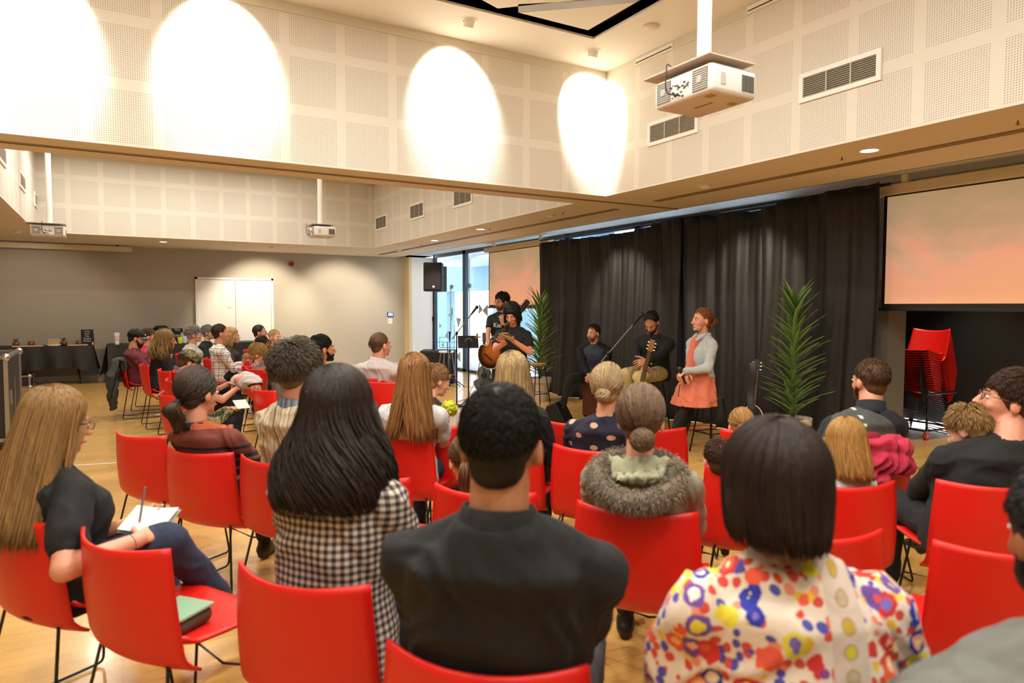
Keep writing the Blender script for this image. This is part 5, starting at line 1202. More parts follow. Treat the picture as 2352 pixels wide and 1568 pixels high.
p36 = person(1497, 716, 7.9, 215, 'person with black hair and beard in black jumper and khaki trousers, head bowed over instrument', sex='m', w=1.08, hs=1.02, skin='#bd8660', top='#131518', lean=14, seat=.66, beard='#2c1e16', eyes=False, head=(-8, 38, 0), hair=dict(style='short', col='#0e0b0a', col2='#221a16', len=.012),
             hands=(('px', 1484, 832, 7.5), ('px', 1470, 842, 7.5)), hdir=((.7, .5, -.1), (-.6, .5, -.3)), hn=((0, -1, -.3), (0, -1, -.5)), curl=.7, knees=(('px', 1466, 866, 7.4), ('px', 1436, 858, 7.7)), ankles=(('px', 1500, 975, 7.5), ('px', 1462, 968, 7.9)), pants='#cdb57c', shoes='#2a2422')
p37 = person(1612, 708, 6.95, 176, 'person with auburn ponytail in pale denim jacket and coral dress', w=.96, ls=.95, hs=1.0, stand=.76, skin='#d0997c', top='#aeb2b4', lean=-5, hem=.0, head=(-4, -2, 0), hair=dict(style='pony', col='#4f2612', col2='#a5673a', at=(0, -.122, .015), plen=.13, tie='#e6ddd4', rad=.003),
             hands=(('px', 1572, 852, 6.75), ('px', 1578, 856, 6.8)), hdir=((.3, .6, -.6), (-.3, .6, -.6)), curl=.8, elbow=((-.6, -.6, -.6), (.6, -.8, -.6)), pants='#0e0e10', knees=(('px', 1572, 935, 6.9), ('px', 1582, 940, 7.0)), ankles=(('px', 1538, 1030, 6.95), ('px', 1560, 1032, 7.05)))
hp_ = p37['hip']; s2 = MB()
def sring(z, r, dy=0): return [hp_+Vector((r*math.cos(q)*(1+.05*math.sin(9*q)), dy+r*.95*math.sin(q)*(1+.05*math.sin(9*q+1)), z)) for q in [2*PI*j/48 for j in range(48)]]
s2.loft([sring(.16, .125), sring(.05, .16, .01), sring(-.06, .19, .03), sring(-.15, .215, .05), sring(-.25, .235, .06)])
put(remesh(s2, 'skirt', .009, cloth('#d07056'), 2, wr=.014, wf=9), 'skirt', p37['o'])
s3 = MB(); c_ = p37['nb']; s3.cap(c_+Vector((0, .10, -.06)), hp_+Vector((0, .125, .12)), .045, .05); put(remesh(s3, 'dress_front', .009, cloth('#d07056'), 2), 'dress_front', p37['o'])
m = MB(); [m.ell(p37['nb']+Vector((.045, .125-.002*i, -.12-.075*i)), (.006, .004, .006)) for i in range(5)]; m.build('button', plain('btn_brown', '#6a5a4a', .4, .6), p37['o'], smooth=True)
m = MB(); ax = p37['nb']; m.cap(ax+Vector((-.055, .03, .0)), ax+Vector((-.04, .11, -.05)), .022, .018).cap(ax+Vector((.055, .03, .0)), ax+Vector((.04, .11, -.05)), .022, .018).cap(ax+Vector((-.06, -.03, .0)), ax+Vector((.06, -.03, .0)), .022); put(remesh(m, 'jacket_collar', .007, cloth('#b9bdbe'), 2), 'jacket_collar', p37['o'])
# open black jacket on the cajon player
t_ = MB()
for s in (-1, 1):
    t_.cap(p35['sh'][s], p35['el'][s], .066, .052); t_.cap(p35['el'][s], p35['wr'][s], .052, .040)
    t_.cap(p35['sh'][s]+Vector((-s*.02, -.02, .0)), p35['hip']+Vector((s*.13, -.03, .10)), .075, .080); t_.cap(p35['nb']+Vector((s*.05, 0, -.01)), p35['sh'][s], .045, .06)
t_.cap(p35['nb']+Vector((0, -.06, -.05)), p35['hip']+Vector((0, -.07, .1)), .09, .10); put(remesh(t_, 'jacket', .010, cloth('#111213'), 3, wr=.014), 'jacket', p35['o'])
# printing on the shirts
WTXT = plain('print_white', '#dfe0e2', .7)
def shirt_text(pr, s, size, fwd, h, x=0.):
    q = pr['hip'].lerp(pr['nb'], h)+Vector((x, fwd, 0)); text(s, size, WTXT, pr['o'], q, (RD(90)-math.atan2((pr['nb']-pr['hip']).y, (pr['nb']-pr['hip']).z), 0, RD(180)), 'shirt_print', .002)
shirt_text(p33, 'Kiaf', .085, .150, .66)
shirt_text(p34, 'ia', .07, .150, .36, -.02)
q = p34['sh'][1].lerp(p34['el'][1], .5); MB().cyl(q+Vector((.045, .035, 0)), q+Vector((.050, .040, 0)), .016, .016, 18).build('sleeve_badge', WTXT, p34['o'])
# things the speaker holds
w0 = world(p34, (p34['wr'][-1]+p34['wr'][1])/2+Vector((.0, .08, .05)))
t = thing('phone', w0+Vector((0, 0, .02)), 'gold smartphone held over white papers by the speaker', 'phone', p34['a']); MB().box((-.038, -.075, 0), (.038, .075, .009), Matrix.Rotation(RD(20), 4, 'X')).build('phone_body', plain('phone_gold', '#c9a46a', .35, .3), t, bevel=.003)
t = thing('paper_sheet', w0, 'folded pale paper in the speaker hands under the phone', 'paper', p34['a']+.3); MB().box((-.085, -.06, -.003), (.085, .09, 0), Matrix.Rotation(RD(15), 4, 'X') @ Matrix.Rotation(RD(-18), 4, 'Y')).build('sheet', plain('paper_tan', '#c9b199', .7), t)
def mic(loc, d, lab, colr='#141416'):
    t = thing('microphone', loc, lab, 'microphone'); d = Vector(d).normalized()
    MB().cyl((0, 0, 0), -d*.15, .019, .012, 14).build('handle', plain('mic_black', '#101012', .35), t); MB().ell(d*.015, (.026, .026, .028)).build('grille', plain('mic_grille', '#3a3b3e', .35, .8), t, smooth=True); return t
mic(world(p34, p34['hc']+Vector((.0, .16, -.13))), (0, -.4, 1), 'black handheld microphone under the speaker chin')
q = world(p37, (p37['wr'][-1]+p37['wr'][1])/2+Vector((.0, .07, .02))); mic(q, (-.4, .1, .9), 'black microphone held low by the denim jacket singer')

# ------------------------------------------------------------------ guitars
def guitar(loc, rot, body, top, lab, k=1., cut=False, depth=.10):
    """local: body in the xz plane, neck along +z, face towards -y"""
    t = thing('guitar', loc, lab, 'guitar'); t.rotation_euler = rot
    prof = []
    for i in range(48):
        q = 2*PI*i/48; z = -math.cos(q); x = math.sin(q); w_ = .200 if z < 0 else .148; wz = 1-.30*math.exp(-((z-.10)/.22)**2)
        prof.append((x*w_*wz*k, 0, z*.25*k))
    P0 = [Vector((x, -depth/2*k, z)) for x, _, z in prof]; P1 = [Vector((x, depth/2*k, z)) for x, _, z in prof]
    MB().loft([P0, P1]).build('body', body, t, smooth=False)
    MB().prism([p*.985+Vector((0, -.004, 0)) for p in P0], (0, .003, 0)).build('soundboard', top, t)
    MB().tube([p+Vector((0, 0, 0)) for p in P0], .005, 6, closed=True).build('binding', plain('binding', '#d8cba0', .5), t, smooth=True)
    if depth > .06: MB().cyl((0, -depth/2*k-.006, .06*k), (0, -depth/2*k-.004, .06*k), .050*k, .050*k, 26).build('sound_hole', plain('hole_dark', '#0f0a08', .8), t)
    MB().box((-.026*k, -depth/2*k-.018, .13*k), (.026*k, -depth/2*k+.006, .68*k)).build('neck', plain('fretboard', '#3a281c', .5), t)
    MB().box((-.022*k, -depth/2*k-.004, .2*k), (.022*k, -depth/2*k+.018, .66*k)).build('neck_back', plain('neck_tan', '#b98f58', .4), t)
    MB().box((-.036*k, -depth/2*k-.012, .68*k), (.036*k, -depth/2*k+.008, .84*k)).build('headstock', body, t, bevel=.006)
    [MB().cyl((s*.036*k, -depth/2*k, (.71+.045*i)*k), (s*.060*k, -depth/2*k, (.71+.045*i)*k), .006).build('tuner', CHROME, t) for s in (-1, 1) for i in range(3)]
    MB().box((-.07*k, -depth/2*k-.012, -.11*k), (.07*k, -depth/2*k-.003, -.09*k)).build('bridge', plain('bridge_dark', '#1e1410', .5), t)
    m = MB(); [m.cyl((-.02*k+.008*k*i, -depth/2*k-.019, -.10*k), (-.017*k+.007*k*i, -depth/2*k-.020, .7*k), .0010, seg=5) for i in range(6)]; m.build('string', CHROME, t); return t
def sunburst():
    s = N('sunburst'); x = s.xyz(); r = s.m_('SQRT', s.m_('ADD', s.m_('POWER', s.m_('MULTIPLY', x[0], 5.), 2.), s.m_('POWER', s.m_('MULTIPLY', x[2], 4.), 2.)))
    return s.fin(s.ramp(r, [(0, '#c8782c'), (.45, '#a55518'), (.8, '#2a140a'), (1, '#140a06')]), .25, Coat_Weight=.5)
g0 = atD(1136, 806, 8.98); to_cam = RD(240+90)
guitar(g0, (0, RD(38), RD(212+90)), plain('guitar_brown', '#2c1a12', .3), sunburst(), 'sunburst acoustic guitar with cream binding held by the curly haired guitarist', 1.0)
t = thing('capo', atD(1096, 774, 8.95), 'small brass clip on black rod left of the acoustic guitar', 'clip'); MB().cyl((0, 0, -.02), (0, 0, .05), .012).cyl((-.04, 0, 0), (.05, 0, 0), .008).build('clip_body', plain('brassy', '#b59a5a', .35, .8), t)
g1 = atD(1465, 872, 7.35)
guitar(g1+Vector((0, 0, -.22)), (RD(0), RD(14), RD(215+90)), plain('bass_wood', '#8a5a2c', .35), plain('bass_top', '#c08a4a', .3), 'natural wood bass guitar held upright by the khaki trousered player', .80, depth=.05)
g2 = atD(1112, 862, 10.6)
guitar((g2.x, g2.y, .38), (RD(-12), 0, RD(240+90)), plain('guitar_black', '#0c0b0b', .2), plain('guitar_black', '#0c0b0b', .2), 'black acoustic guitar resting on a stand behind the guitarist', .86)
g3 = atD(1728, 870, 6.3)
guitar((g3.x, g3.y, .42), (RD(-8), RD(4), RD(222+90)), plain('bass_black', '#101010', .3), plain('bass_black', '#101010', .3), 'black bass guitar with hanging strap on a stand left of the right palm', .72, depth=.05)
def gstand(x, y, lab, h=.62, rz=0., yel=True):
    t = thing('guitar_stand', (x, y, 0), lab, 'guitar stand', rz)
    MB().cyl((0, 0, .22), (0, 0, h), .011).build('pole', BMET, t)
    for k in range(3): q = k*2*PI/3+.4; MB().cyl((0, 0, .24), (.26*math.cos(q), .26*math.sin(q), .012), .010).build('leg', plain('stand_steel', '#55565a', .35, .8), t); MB().ell((.26*math.cos(q), .26*math.sin(q), .014), (.016, .016, .014)).build('foot_cap', BLACK, t, smooth=True)
    MB().box((-.035, -.03, .20), (.035, .03, .25)).build('yellow_hub', plain('hub_yellow', '#d9a21c', .4), t, bevel=.01)
    MB().tube([(-.10, -.13, .30), (-.10, -.02, .27), (.10, -.02, .27), (.10, -.13, .30)], .009, 8).build('yoke', BLACK, t, smooth=True)
q = atZ(1090, 905, .0); gstand(g2.x+.02, g2.y+.10, 'tripod guitar stand with yellow hub under the black acoustic guitar', .6, RD(60))
so_ = thing('guitar_strap', (g3.x, g3.y, 0), 'wide black strap hanging down from the black bass headstock', 'strap', RD(222+90)); MB().sheet(lambda u, v: (-.035+.06*u+.01*math.sin(9*v), -.075-.015*math.sin(11*v), 1.00-.62*v), 4, 24, .004).build('band', plain('strap_black', '#17171a', .6), so_, smooth=True); MB().cyl((0, -.085, .52), (0, -.092, .52), .016).build('buckle', CHROME, so_)
gstand(g3.x+.03, g3.y+.1, 'tripod guitar stand with yellow hub left of the right palm', .6, RD(60))

# ------------------------------------------------------------------ stands, speakers, stools
def mic_stand(x, y, h, tip, lab, miclab, base='tripod'):
    t = thing('microphone_stand', (x, y, 0), lab, 'microphone stand'); tip = Vector(tip)-Vector((x, y, 0))
    MB().cyl((0, 0, .03), (0, 0, h), .0105).build('pole', BMET, t); MB().ell((0, 0, h), (.022, .022, .03)).build('clutch', BMET, t, smooth=True)
    if base == 'tripod':
        for k in range(3): q = k*2*PI/3; MB().cyl((0, 0, .22), (.30*math.cos(q), .30*math.sin(q), .012), .009).build('leg', BMET, t)
        MB().cyl((0, 0, .19), (0, 0, .25), .018).build('hub', plain('hub_yellow', '#d9a21c', .4), t)
    else: MB().lathe([(.001, 0), (.14, 0), (.14, .012), (.02, .03), (.001, .03)]).build('round_base', BMET, t)
    d = (tip-Vector((0, 0, h))).normalized(); MB().cyl(Vector((0, 0, h))-d*.14, tip-d*.05, .0085).build('boom', plain('boom_steel', '#85878b', .35, .5), t)
    MB().cyl(tip-d*.06, tip-d*.01, .015, .018).build('clip', BMET, t)
    mic(Vector((x, y, 0))+tip+d*.05, d, miclab); return t
q = atD(1049, 765, 10.3); tp = atD(1090, 712, 10.0); mic_stand(q.x, q.y, q.z, tp, 'tall black microphone stand with boom left of the guitarist', 'black microphone on the left boom stand', 'round')
q = atD(1033, 800, 12.6); t_p = atD(1033, 772, 12.6); mic_stand(q.x, q.y, q.z-.05, (t_p.x, t_p.y, t_p.z), 'slim upright microphone stand before the black floor speaker', 'black instrument microphone pointing up before the floor speaker')
q = atD(1397, 812, 8.1); tp = atD(1466, 732, 7.8); mic_stand(q.x, q.y, q.z, tp, 'boom microphone stand between cajon player and khaki trousered player', 'black microphone at the raised boom tip before the curtain')
def stool(x, y, lab, top='#a8783c', leg='#1a1a1a', h=.66, r=.145):
    t = thing('bar_stool', (x, y, 0), lab, 'stool'); MB().lathe([(.001, h-.03), (r*.93, h-.03), (r, h-.018), (r*.98, h), (.001, h)]).build('seat', plain('stool_'+top, top, .45), t)
    lm = plain('leg_'+leg, leg, .35, .6)
    for k in range(4): q = PI/4+k*PI/2; MB().cyl((r*.75*math.cos(q), r*.75*math.sin(q), h-.03), (.21*math.cos(q), .21*math.sin(q), 0), .008).build('leg', lm, t)
    m = MB(); pts = [((r*.75+(.21-r*.75)*.66)*math.cos(PI/4+k*PI/2), (r*.75+(.21-r*.75)*.66)*math.sin(PI/4+k*PI/2), .215) for k in range(4)]; m.tube(pts, .006, 8, closed=True); m.build('footrest', lm, t)
q = atD(1234, 833, 10.2); stool(q.x, q.y, 'wooden topped bar stool before the left palm pot')
q = atD(1025, 808, 13.0); stool(q.x, q.y, 'pale topped metal bar stool before the black floor speaker', '#e4e4e6', '#8d8f92')
stool(p36['loc'].x, p36['loc'].y-.0, 'black bar stool under the khaki trousered player', '#3a2c20', h=.655)
q = world(p37, (0, -.17, 0)); stool(q.x, q.y, 'bar stool behind the coral dress, black legs', '#3a2c20', h=.60)
# cajon
t = thing('cajon', (p35['loc'].x, p35['loc'].y, 0), 'dark red brown wooden cajon drum with gold letters under the seated player', 'drum', RD(222-90))
MB().box((-.15, -.24, .02), (.15, .06, .465)).build('box', plain('cajon_wood', '#4a2013', .4), t, bevel=.006); MB().box((-.15, .06, .02), (.15, .066, .465)).build('front_plate', plain('cajon_front', '#5c2a18', .35), t)
m = MB(); [m.cyl((x, y, 0), (x, y, .02), .018) for x in (-.12, .12) for y in (-.2, .03)]; m.build('foot', BLACK, t)
text('FG', .07, plain('gold_letters', '#c9a45a', .4, .5), t, (-.07, .068, .10), (RD(90), 0, RD(180)))
def speaker_box(loc, w_, d_, h_, lab, rz, logo=True, name='loudspeaker', grille='#1c1c1e'):
    t = thing(name, loc, lab, 'speaker', rz); MB().box((-w_/2, -d_/2, 0), (w_/2, d_/2, h_)).build('cabinet', plain('cab_black', '#141416', .5), t, bevel=.02)
    MB().box((-w_/2+.02, -d_/2-.012, .03), (w_/2-.02, -d_/2+.001, h_-.03)).build('grille', plain('grille_'+grille, grille, .6, .3, bump=.6, bs=300), t, bevel=.008)
    if logo: MB().cyl((0.02, -d_/2-.013, .09), (0.02, -d_/2-.017, .09), .022).build('badge', plain('badge_silver', '#dcdcde', .25, .3), t)
    [MB().box((w_/2-.002, -.05, h_*a), (w_/2+.006, .05, h_*(a+.11))).build('handle_recess', plain('handle_pale', '#8fa0aa', .4), t) for a in (.55, .35)]; return t
rzs = RD(240-270)
q = atD(1008, 803, 13.5); t = speaker_box((q.x, q.y, 0.02), .68, .55, .63, 'large black floor speaker box under the pole loudspeaker', rzs, False, 'floor_speaker'); m = MB(); m.cyl((.05, -.29, .16), (.05, -.30, .16), .09, .09, 24); m.build('port', BLACK, t)
qs = Vector((q.x, q.y, 0)); lv = rotz((-.10, 0, 0), rzs); sp = qs+lv
t = thing('speaker_pole', (sp.x, sp.y, .65), 'black pole carrying the loudspeaker above floor speaker', 'pole'); MB().cyl((0, 0, 0), (0, 0, .62), .024).build('lower_tube', BMET, t); MB().cyl((0, 0, .6), (0, 0, 1.17), .018).build('upper_tube', BMET, t); MB().cyl((0, 0, .57), (0, 0, .66), .034).build('collar', BMET, t); MB().cyl((0, 0, .61), (.06, 0, .61), .010).build('knob', BMET, t)
speaker_box((sp.x, sp.y, 1.80), .36, .34, .56, 'black loudspeaker on a pole before the bright windows', rzs)
q = atD(1282, 965, 9.05); t = thing('monitor_wedge', (q.x, q.y, 0), 'black wedge floor monitor at the stage front left of polka dot woman', 'speaker', RD(40)); MB().prism([(-.20, -.16, 0), (-.20, .16, 0), (-.20, .10, .22), (-.20, -.02, .26)], (.40, 0, 0)).build('cabinet', plain('cab_black', '#141416', .5), t, bevel=.012); MB().prism([(-.18, .165, .02), (-.18, .108, .21), (-.18, .100, .21), (-.18, .155, .02)], (.36, 0, 0)).build('grille', BLACK, t)
# music stands
q = atD(1076, 797, 10.0); t = thing('music_stand', (q.x, q.y, 0), 'black music stand holding tilted black tablet board', 'music stand', RD(-20)); MB().cyl((0, 0, .02), (0, 0, .98), .010).build('pole', BMET, t)
MB().box((-.15, -.01, 0), (.15, .01, .19), Matrix.Translation((0, 0, .93)) @ Matrix.Rotation(RD(-25), 4, 'X') @ Matrix.Shear('XZ', 4, (-.3, 0)) if False else Matrix.Translation((0, 0, .90)) @ Matrix.Rotation(RD(-25), 4, 'X')).build('desk', BLACK, t)
for k in range(3): MB().cyl((0, 0, .16), (.24*math.cos(k*2.09), .24*math.sin(k*2.09), .01), .008).build('leg', BMET, t)
MB().tube(arc((0, -.018, .99), .05, 0, PI, 10), .004, 6).build('cable_loop', plain('cable_pale', '#a79c88', .5), t, smooth=True)
q = atD(1028, 785, 12.8); t = thing('music_stand', (q.x, q.y, 0), 'open wire folding music stand before the windows', 'music stand', rzs); MB().cyl((0, 0, .02), (0, 0, .84), .008).build('pole', BMET, t)
m = MB(); [m.cyl(a, b, .004) for a, b in (((-.20, 0, .84), (.24, 0, .84)), ((-.15, 0, .74), (.17, 0, .74)), ((-.15, 0, .74), (-.15, 0, .93)), ((.17, 0, .74), (.17, 0, 1.15)), ((-.15, 0, .93), (-.03, 0, .93)), ((.13, 0, 1.15), (.13, 0, .74)), ((.13, 0, 1.15), (.17, 0, 1.15)))]; m.build('wire_desk', BMET, t)
for k in range(3): MB().cyl((0, 0, .2), (.24*math.cos(k*2.09), .24*math.sin(k*2.09), .01), .007).build('leg', BMET, t)
# cables on the floor
REDC = plain('cable_red', '#c22a30', .45); BKC = plain('cable_black', '#141414', .5)
q = atZ(1610, 982, .006); t = thing('cable', (q.x, q.y, 0), 'red cable coiled on the floor under the coral dress', 'cable'); MB().tube([(.20*math.cos(a)*(1+.1*math.sin(3*a)), .16*math.sin(a), .008+.004*(a % 1)) for a in [i*.35 for i in range(46)]], .006, 6).build('cord', REDC, t, smooth=True)
A = atD(1103, 825, 10.3); B = atZ(1075, 915, .01); t = thing('cable', (0, 0, 0), 'red cable hanging from the acoustic guitar to the floor', 'cable'); MB().tube([A, A.lerp(B, .4)+Vector((.03, .0, -.05)), A.lerp(B, .8), B, B+Vector((-.4, -.3, 0)), B+Vector((-.9, -.2, 0))], .006, 6).build('cord', REDC, t, smooth=True)
for k, (pts, lab) in enumerate((([(1020, 885), (1100, 890), (1180, 905), (1250, 912)], 'black cable running along the stage floor by the left palm'), ([(1380, 965), (1520, 985), (1620, 990), (1680, 1020)], 'thin black cable on the floor below the stool legs'), ([(2085, 1060), (2120, 1085), (2150, 1090)], 'thin dark cable on the floor at right between rows'))):
    t = thing('cable', (0, 0, 0), lab, 'cable'); MB().tube([atZ(a, b, .006)+Vector((.04*math.sin(i*2), .04*math.cos(i*3), 0)) for i, (a, b) in enumerate(pts)], .005, 6).build('cord', BKC, t, smooth=True)
MC = world(p37, (p37['wr'][-1]+p37['wr'][1])/2+Vector((.0, .07, -.12))); B = atZ(1535, 1010, .01); t = thing('cable', (0, 0, 0), 'grey microphone cable hanging from the denim jacket singer hands', 'cable'); MB().tube([MC, MC.lerp(B, .3)+Vector((0, 0, -.1)), MC.lerp(B, .7)+Vector((0, 0, -.06)), B], .005, 6).build('cord', plain('cable_grey', '#3a3b3f', .4), t, smooth=True)

# ------------------------------------------------------------------ palms
def palm(x, y, lab, seed):
    t = thing('potted_palm', (x, y, 0), lab, 'potted plant', seed*1.3); r = random.Random(seed)
    MB().lathe([(.001, 0), (.125, 0), (.165, .30), (.185, .30), (.188, .37), (.170, .37), (.165, .33), (.001, .33)], seg=32).build('pot', plain('pot_cream', '#d8c6b4', .6), t, smooth=False)
    MB().cyl((0, 0, .30), (0, 0, .335), .16, .16).build('soil', plain('soil', '#3a3226', .9), t)
    MB().cyl((0, 0, .33), (0, 0, 1.50), .022, .012, 10).build('stem', plain('stem_green', '#4a5a2c', .6), t)
    s = N('palm_leaf'); g = s.n('NewGeometry'); LM = s.fin(s.mix(g.outputs['Random Per Island'], C('#3a5a2a'), C('#86a656')), .25, Specular_IOR_Level=.6)
    for i in range(118):
        f = i/118; z = .36+1.20*f; az = i*2.399+r.uniform(-.35, .35); up_ = .50+.80*f**2+r.uniform(-.18, .22); L = (.40-.07*f)*(r.uniform(.80, 1.12)); 
        d = Vector((math.cos(az), math.sin(az), 0)); sd = Vector((-math.sin(az), math.cos(az), 0)); m = MB(); pts = []; n = 7
        p = Vector((0, 0, z)); e = math.atan(up_)+.12
        for j in range(n+1):
            tt = j/n; wd = .0225*math.sin(PI*min(1, .12+tt*.88))**.6*(1-tt**5); nrm = (Vector((0, 0, 1))*math.cos(e)-d*math.sin(e))
            pts.append((p+sd*wd+nrm*.005, p-nrm*.002, p-sd*wd+nrm*.005)); p = p+(d*math.cos(e)+Vector((0, 0, 1))*math.sin(e))*(L/n); e -= .022+.03*(1-f)
        vs = [q for a in pts for q in a]; nv = len(vs); nn = Vector((0, 0, -.0016)); vs += [q+nn for q in vs]; fs = []
        for j in range(n):
            b = j*3
            for k in (0, 1): fs.append((b+k, b+k+1, b+k+4, b+k+3)); fs.append((nv+b+k, nv+b+k+3, nv+b+k+4, nv+b+k+1))
            fs.append((b, b+3, nv+b+3, nv+b)); fs.append((b+2, nv+b+2, nv+b+5, b+5))
        m.add(vs, fs)
        if i == 0: big = MB()
        if i < 90: m.build('frond', LM, t, smooth=True)
        else: big.add(m.v, m.f)
    o = big.build('frond', LM, t, smooth=True); o['kind'] = 'stuff'
q = atD(1822, 900, 7.04); palm(q.x, q.y, 'tall spiky potted palm in cream pot at the right end of curtain', 3)
q = atD(1240, 900, 11.0); palm(q.x, q.y, 'tall spiky potted palm in cream pot before the left projection screen', 5)

# ------------------------------------------------------------------ stacked chairs on a dolly
q = atD(2104, 900, 8.15); SF = 178
for i in range(19):
    so = chair(q.x+.02+math.cos(RD(SF))*.009*i, q.y-.03+math.sin(RD(SF))*.009*i, SF, 'red chair nested in the tall stack before the black recess', z=.05+.0268*i, group='stacked red chairs'); so.rotation_euler = (RD(13), 0, RD(SF-90))
CHB = thing('stacking_chair', (0, 0, 0), 'black chair nested in the short stack behind the red stack', 'chair', 0, 'stacked black chairs'); chair_parts(CHB, plain('black_plastic', '#1a1a1b', .4)); index_kids()
qb = atD(2172, 905, 8.75); copies = [CHB]+[copy_tree(CHB) for _ in range(9)]
for i, o in enumerate(copies): o.location = (qb.x+math.cos(RD(SF))*.006*i, qb.y, .03+.0275*i); o.rotation_euler = (0, 0, RD(SF-90))
t = thing('chair_dolly', (q.x, q.y, 0), 'black wheeled dolly frame beside the stacked red chairs', 'dolly', RD(SF-90))
MB().tube(rounded([(-.30, .28, .10), (-.30, .28, .52), (-.30, -.30, .52), (-.30, -.30, .10)], .05), .012, 8).build('handle_frame', BMET, t, smooth=True)
m = MB(); m.cyl((-.30, .28, .10), (.30, .28, .10), .012).cyl((-.30, -.30, .10), (.30, -.30, .10), .012).cyl((.30, -.30, .10), (.30, .28, .10), .012).cyl((-.30, -.30, .10), (-.30, .28, .10), .012); m.build('base_frame', BMET, t)
for x in (-.30, .30):
    for y in (-.30, .28): c_ = MB().cyl((x-.016, y, .045), (x+.016, y, .045), .045, .045, 20).build('wheel', plain('wheel_red', '#b8261c', .4), t); MB().cyl((x-.02, y, .045), (x+.02, y, .045), .016).build('hub', CHROME, c_); MB().cyl((x, y, .05), (x, y, .10), .012).build('fork', CHROME, t)

# ------------------------------------------------------------------ refreshment tables along the grey wall
def cloth_table(x0, x1, lab, seed, drop=.42):
    yc = 15.75; t = thing('folding_table', ((x0+x1)/2, yc, 0), 'folding table with castors under '+lab, 'table'); w_ = x1-x0
    MB().box((-w_/2, -.36, .70), (w_/2, .36, .73)).build('tabletop', WHITE, t)
    for s in (-1, 1): MB().tube([(s*(w_/2-.25), 0, .70), (s*(w_/2-.25), 0, .30), (s*(w_/2-.20), -.2, .08)], .018, 8).build('leg', BMET, t, smooth=True); MB().cyl((s*(w_/2-.20)-.015, -.2, .045), (s*(w_/2-.20)+.015, -.2, .045), .045).build('wheel', BLACK, t)
    m = MB(); o = .008; r = random.Random(seed)
    n = 150; ring0 = []; per = [(-w_/2, -.36), (w_/2, -.36), (w_/2, .36), (-w_/2, .36)]; L = [w_, .72, w_, .72]; tot = sum(L)
    def P(s):
        s %= tot
        for k in range(4):
            if s <= L[k]: a, b = per[k], per[(k+1) % 4]; f = s/L[k]; nx, ny = ((0, -1), (1, 0), (0, 1), (-1, 0))[k]; return a[0]+(b[0]-a[0])*f, a[1]+(b[1]-a[1])*f, nx, ny, min(s, L[k]-s)
            s -= L[k]
    def f(u, v):
        x, y, nx, ny, cd = P(u*tot*.99999); d = drop+.10*math.exp(-cd*6); z = .738-d*v; k = (.012+.05*v*(abs(math.sin(u*tot*7+seed)))+.06*v*math.exp(-cd*8)+.02*v*math.sin(u*tot*19))
        return (x+nx*k+(0), y+ny*k, z+.02*v*math.sin(u*tot*5))
    m.sheet(f, n*2, 8, .004); m.box((-w_/2-.01, -.37, .733), (w_/2+.01, .37, .740))
    c = m.build('tablecloth', CURT, None, smooth=False); c.location = ((x0+x1)/2, yc, 0); tag(c, lab, 'tablecloth'); return c
cloth_table(-2.35, -.38, 'black cloth on the table nearest the flight case', 1); cloth_table(-.12, 1.35, 'black cloth on table behind the burgundy person', 2, .5); cloth_table(1.95, 3.15, 'black cloth on table before the white double door', 3, .6)
TZ = .742
def on_table(px, y=15.62): p = atY(px, 795, y); return Vector((p.x, y, TZ))
def small_pot(px, lab, plant=True):
    t = thing('small_pot', on_table(px), lab, 'plant pot'); MB().lathe([(.001, 0), (.045, 0), (.058, .05), (.048, .085), (.040, .085), (.001, .07)]).build('pot', plain('pot_copper', '#7a4a2a', .4, .4), t, smooth=True)
    m = MB(); r = random.Random(px)
    for k in range(16 if plant else 6): a = r.random()*6.28; l = (.09 if plant else .03)*r.uniform(.6, 1.1); m.tube([(0, 0, .07), (.02*math.cos(a), .02*math.sin(a), .07+l*.5), (.05*math.cos(a), .05*math.sin(a), .07+l)], .003, 4, rs=[.005, .004, .001])
    m.build('leaves', plain('succulent', '#3a4a30', .5), t)
small_pot(37, 'small copper pot with spiky succulent, leftmost on the long black table'); small_pot(72, 'small copper pot second from the left on black table', False); small_pot(147, 'small copper pot with succulent right of the cake stand'); small_pot(182, 'small copper pot directly left of the chalkboard sign', False)
for a, b, lab in ((28, 100, 'long pale wooden board on left part of black table'), (155, 202, 'pale wooden serving board before the chalkboard sign')):
    A, B = on_table(a, 15.50), on_table(b, 15.50); t = thing('serving_board', (0, 0, TZ), lab, 'board'); MB().box((A.x, 15.42, 0), (B.x, 15.58, .018)).build('board', plain('board_pale', '#d0a877', .5), t, bevel=.006)
t = thing('cake_stand', on_table(124, 15.5), 'white plate stacked with wooden boxes of food on black table', 'plate'); MB().lathe([(.001, 0), (.09, 0), (.12, .028), (.001, .022)]).build('plate', WHITE, t, smooth=True)
t = thing('food_stack', on_table(124, 15.5)+Vector((0, 0, .028)), 'stack of pale wrapped slices on the white plate', 'food'); m = MB(); [m.box((-.09, -.05, .028*i), (.09, .05, .024+.028*i)) for i in range(4)]; m.build('slice', plain('slice_tan', '#b09066', .7), t)
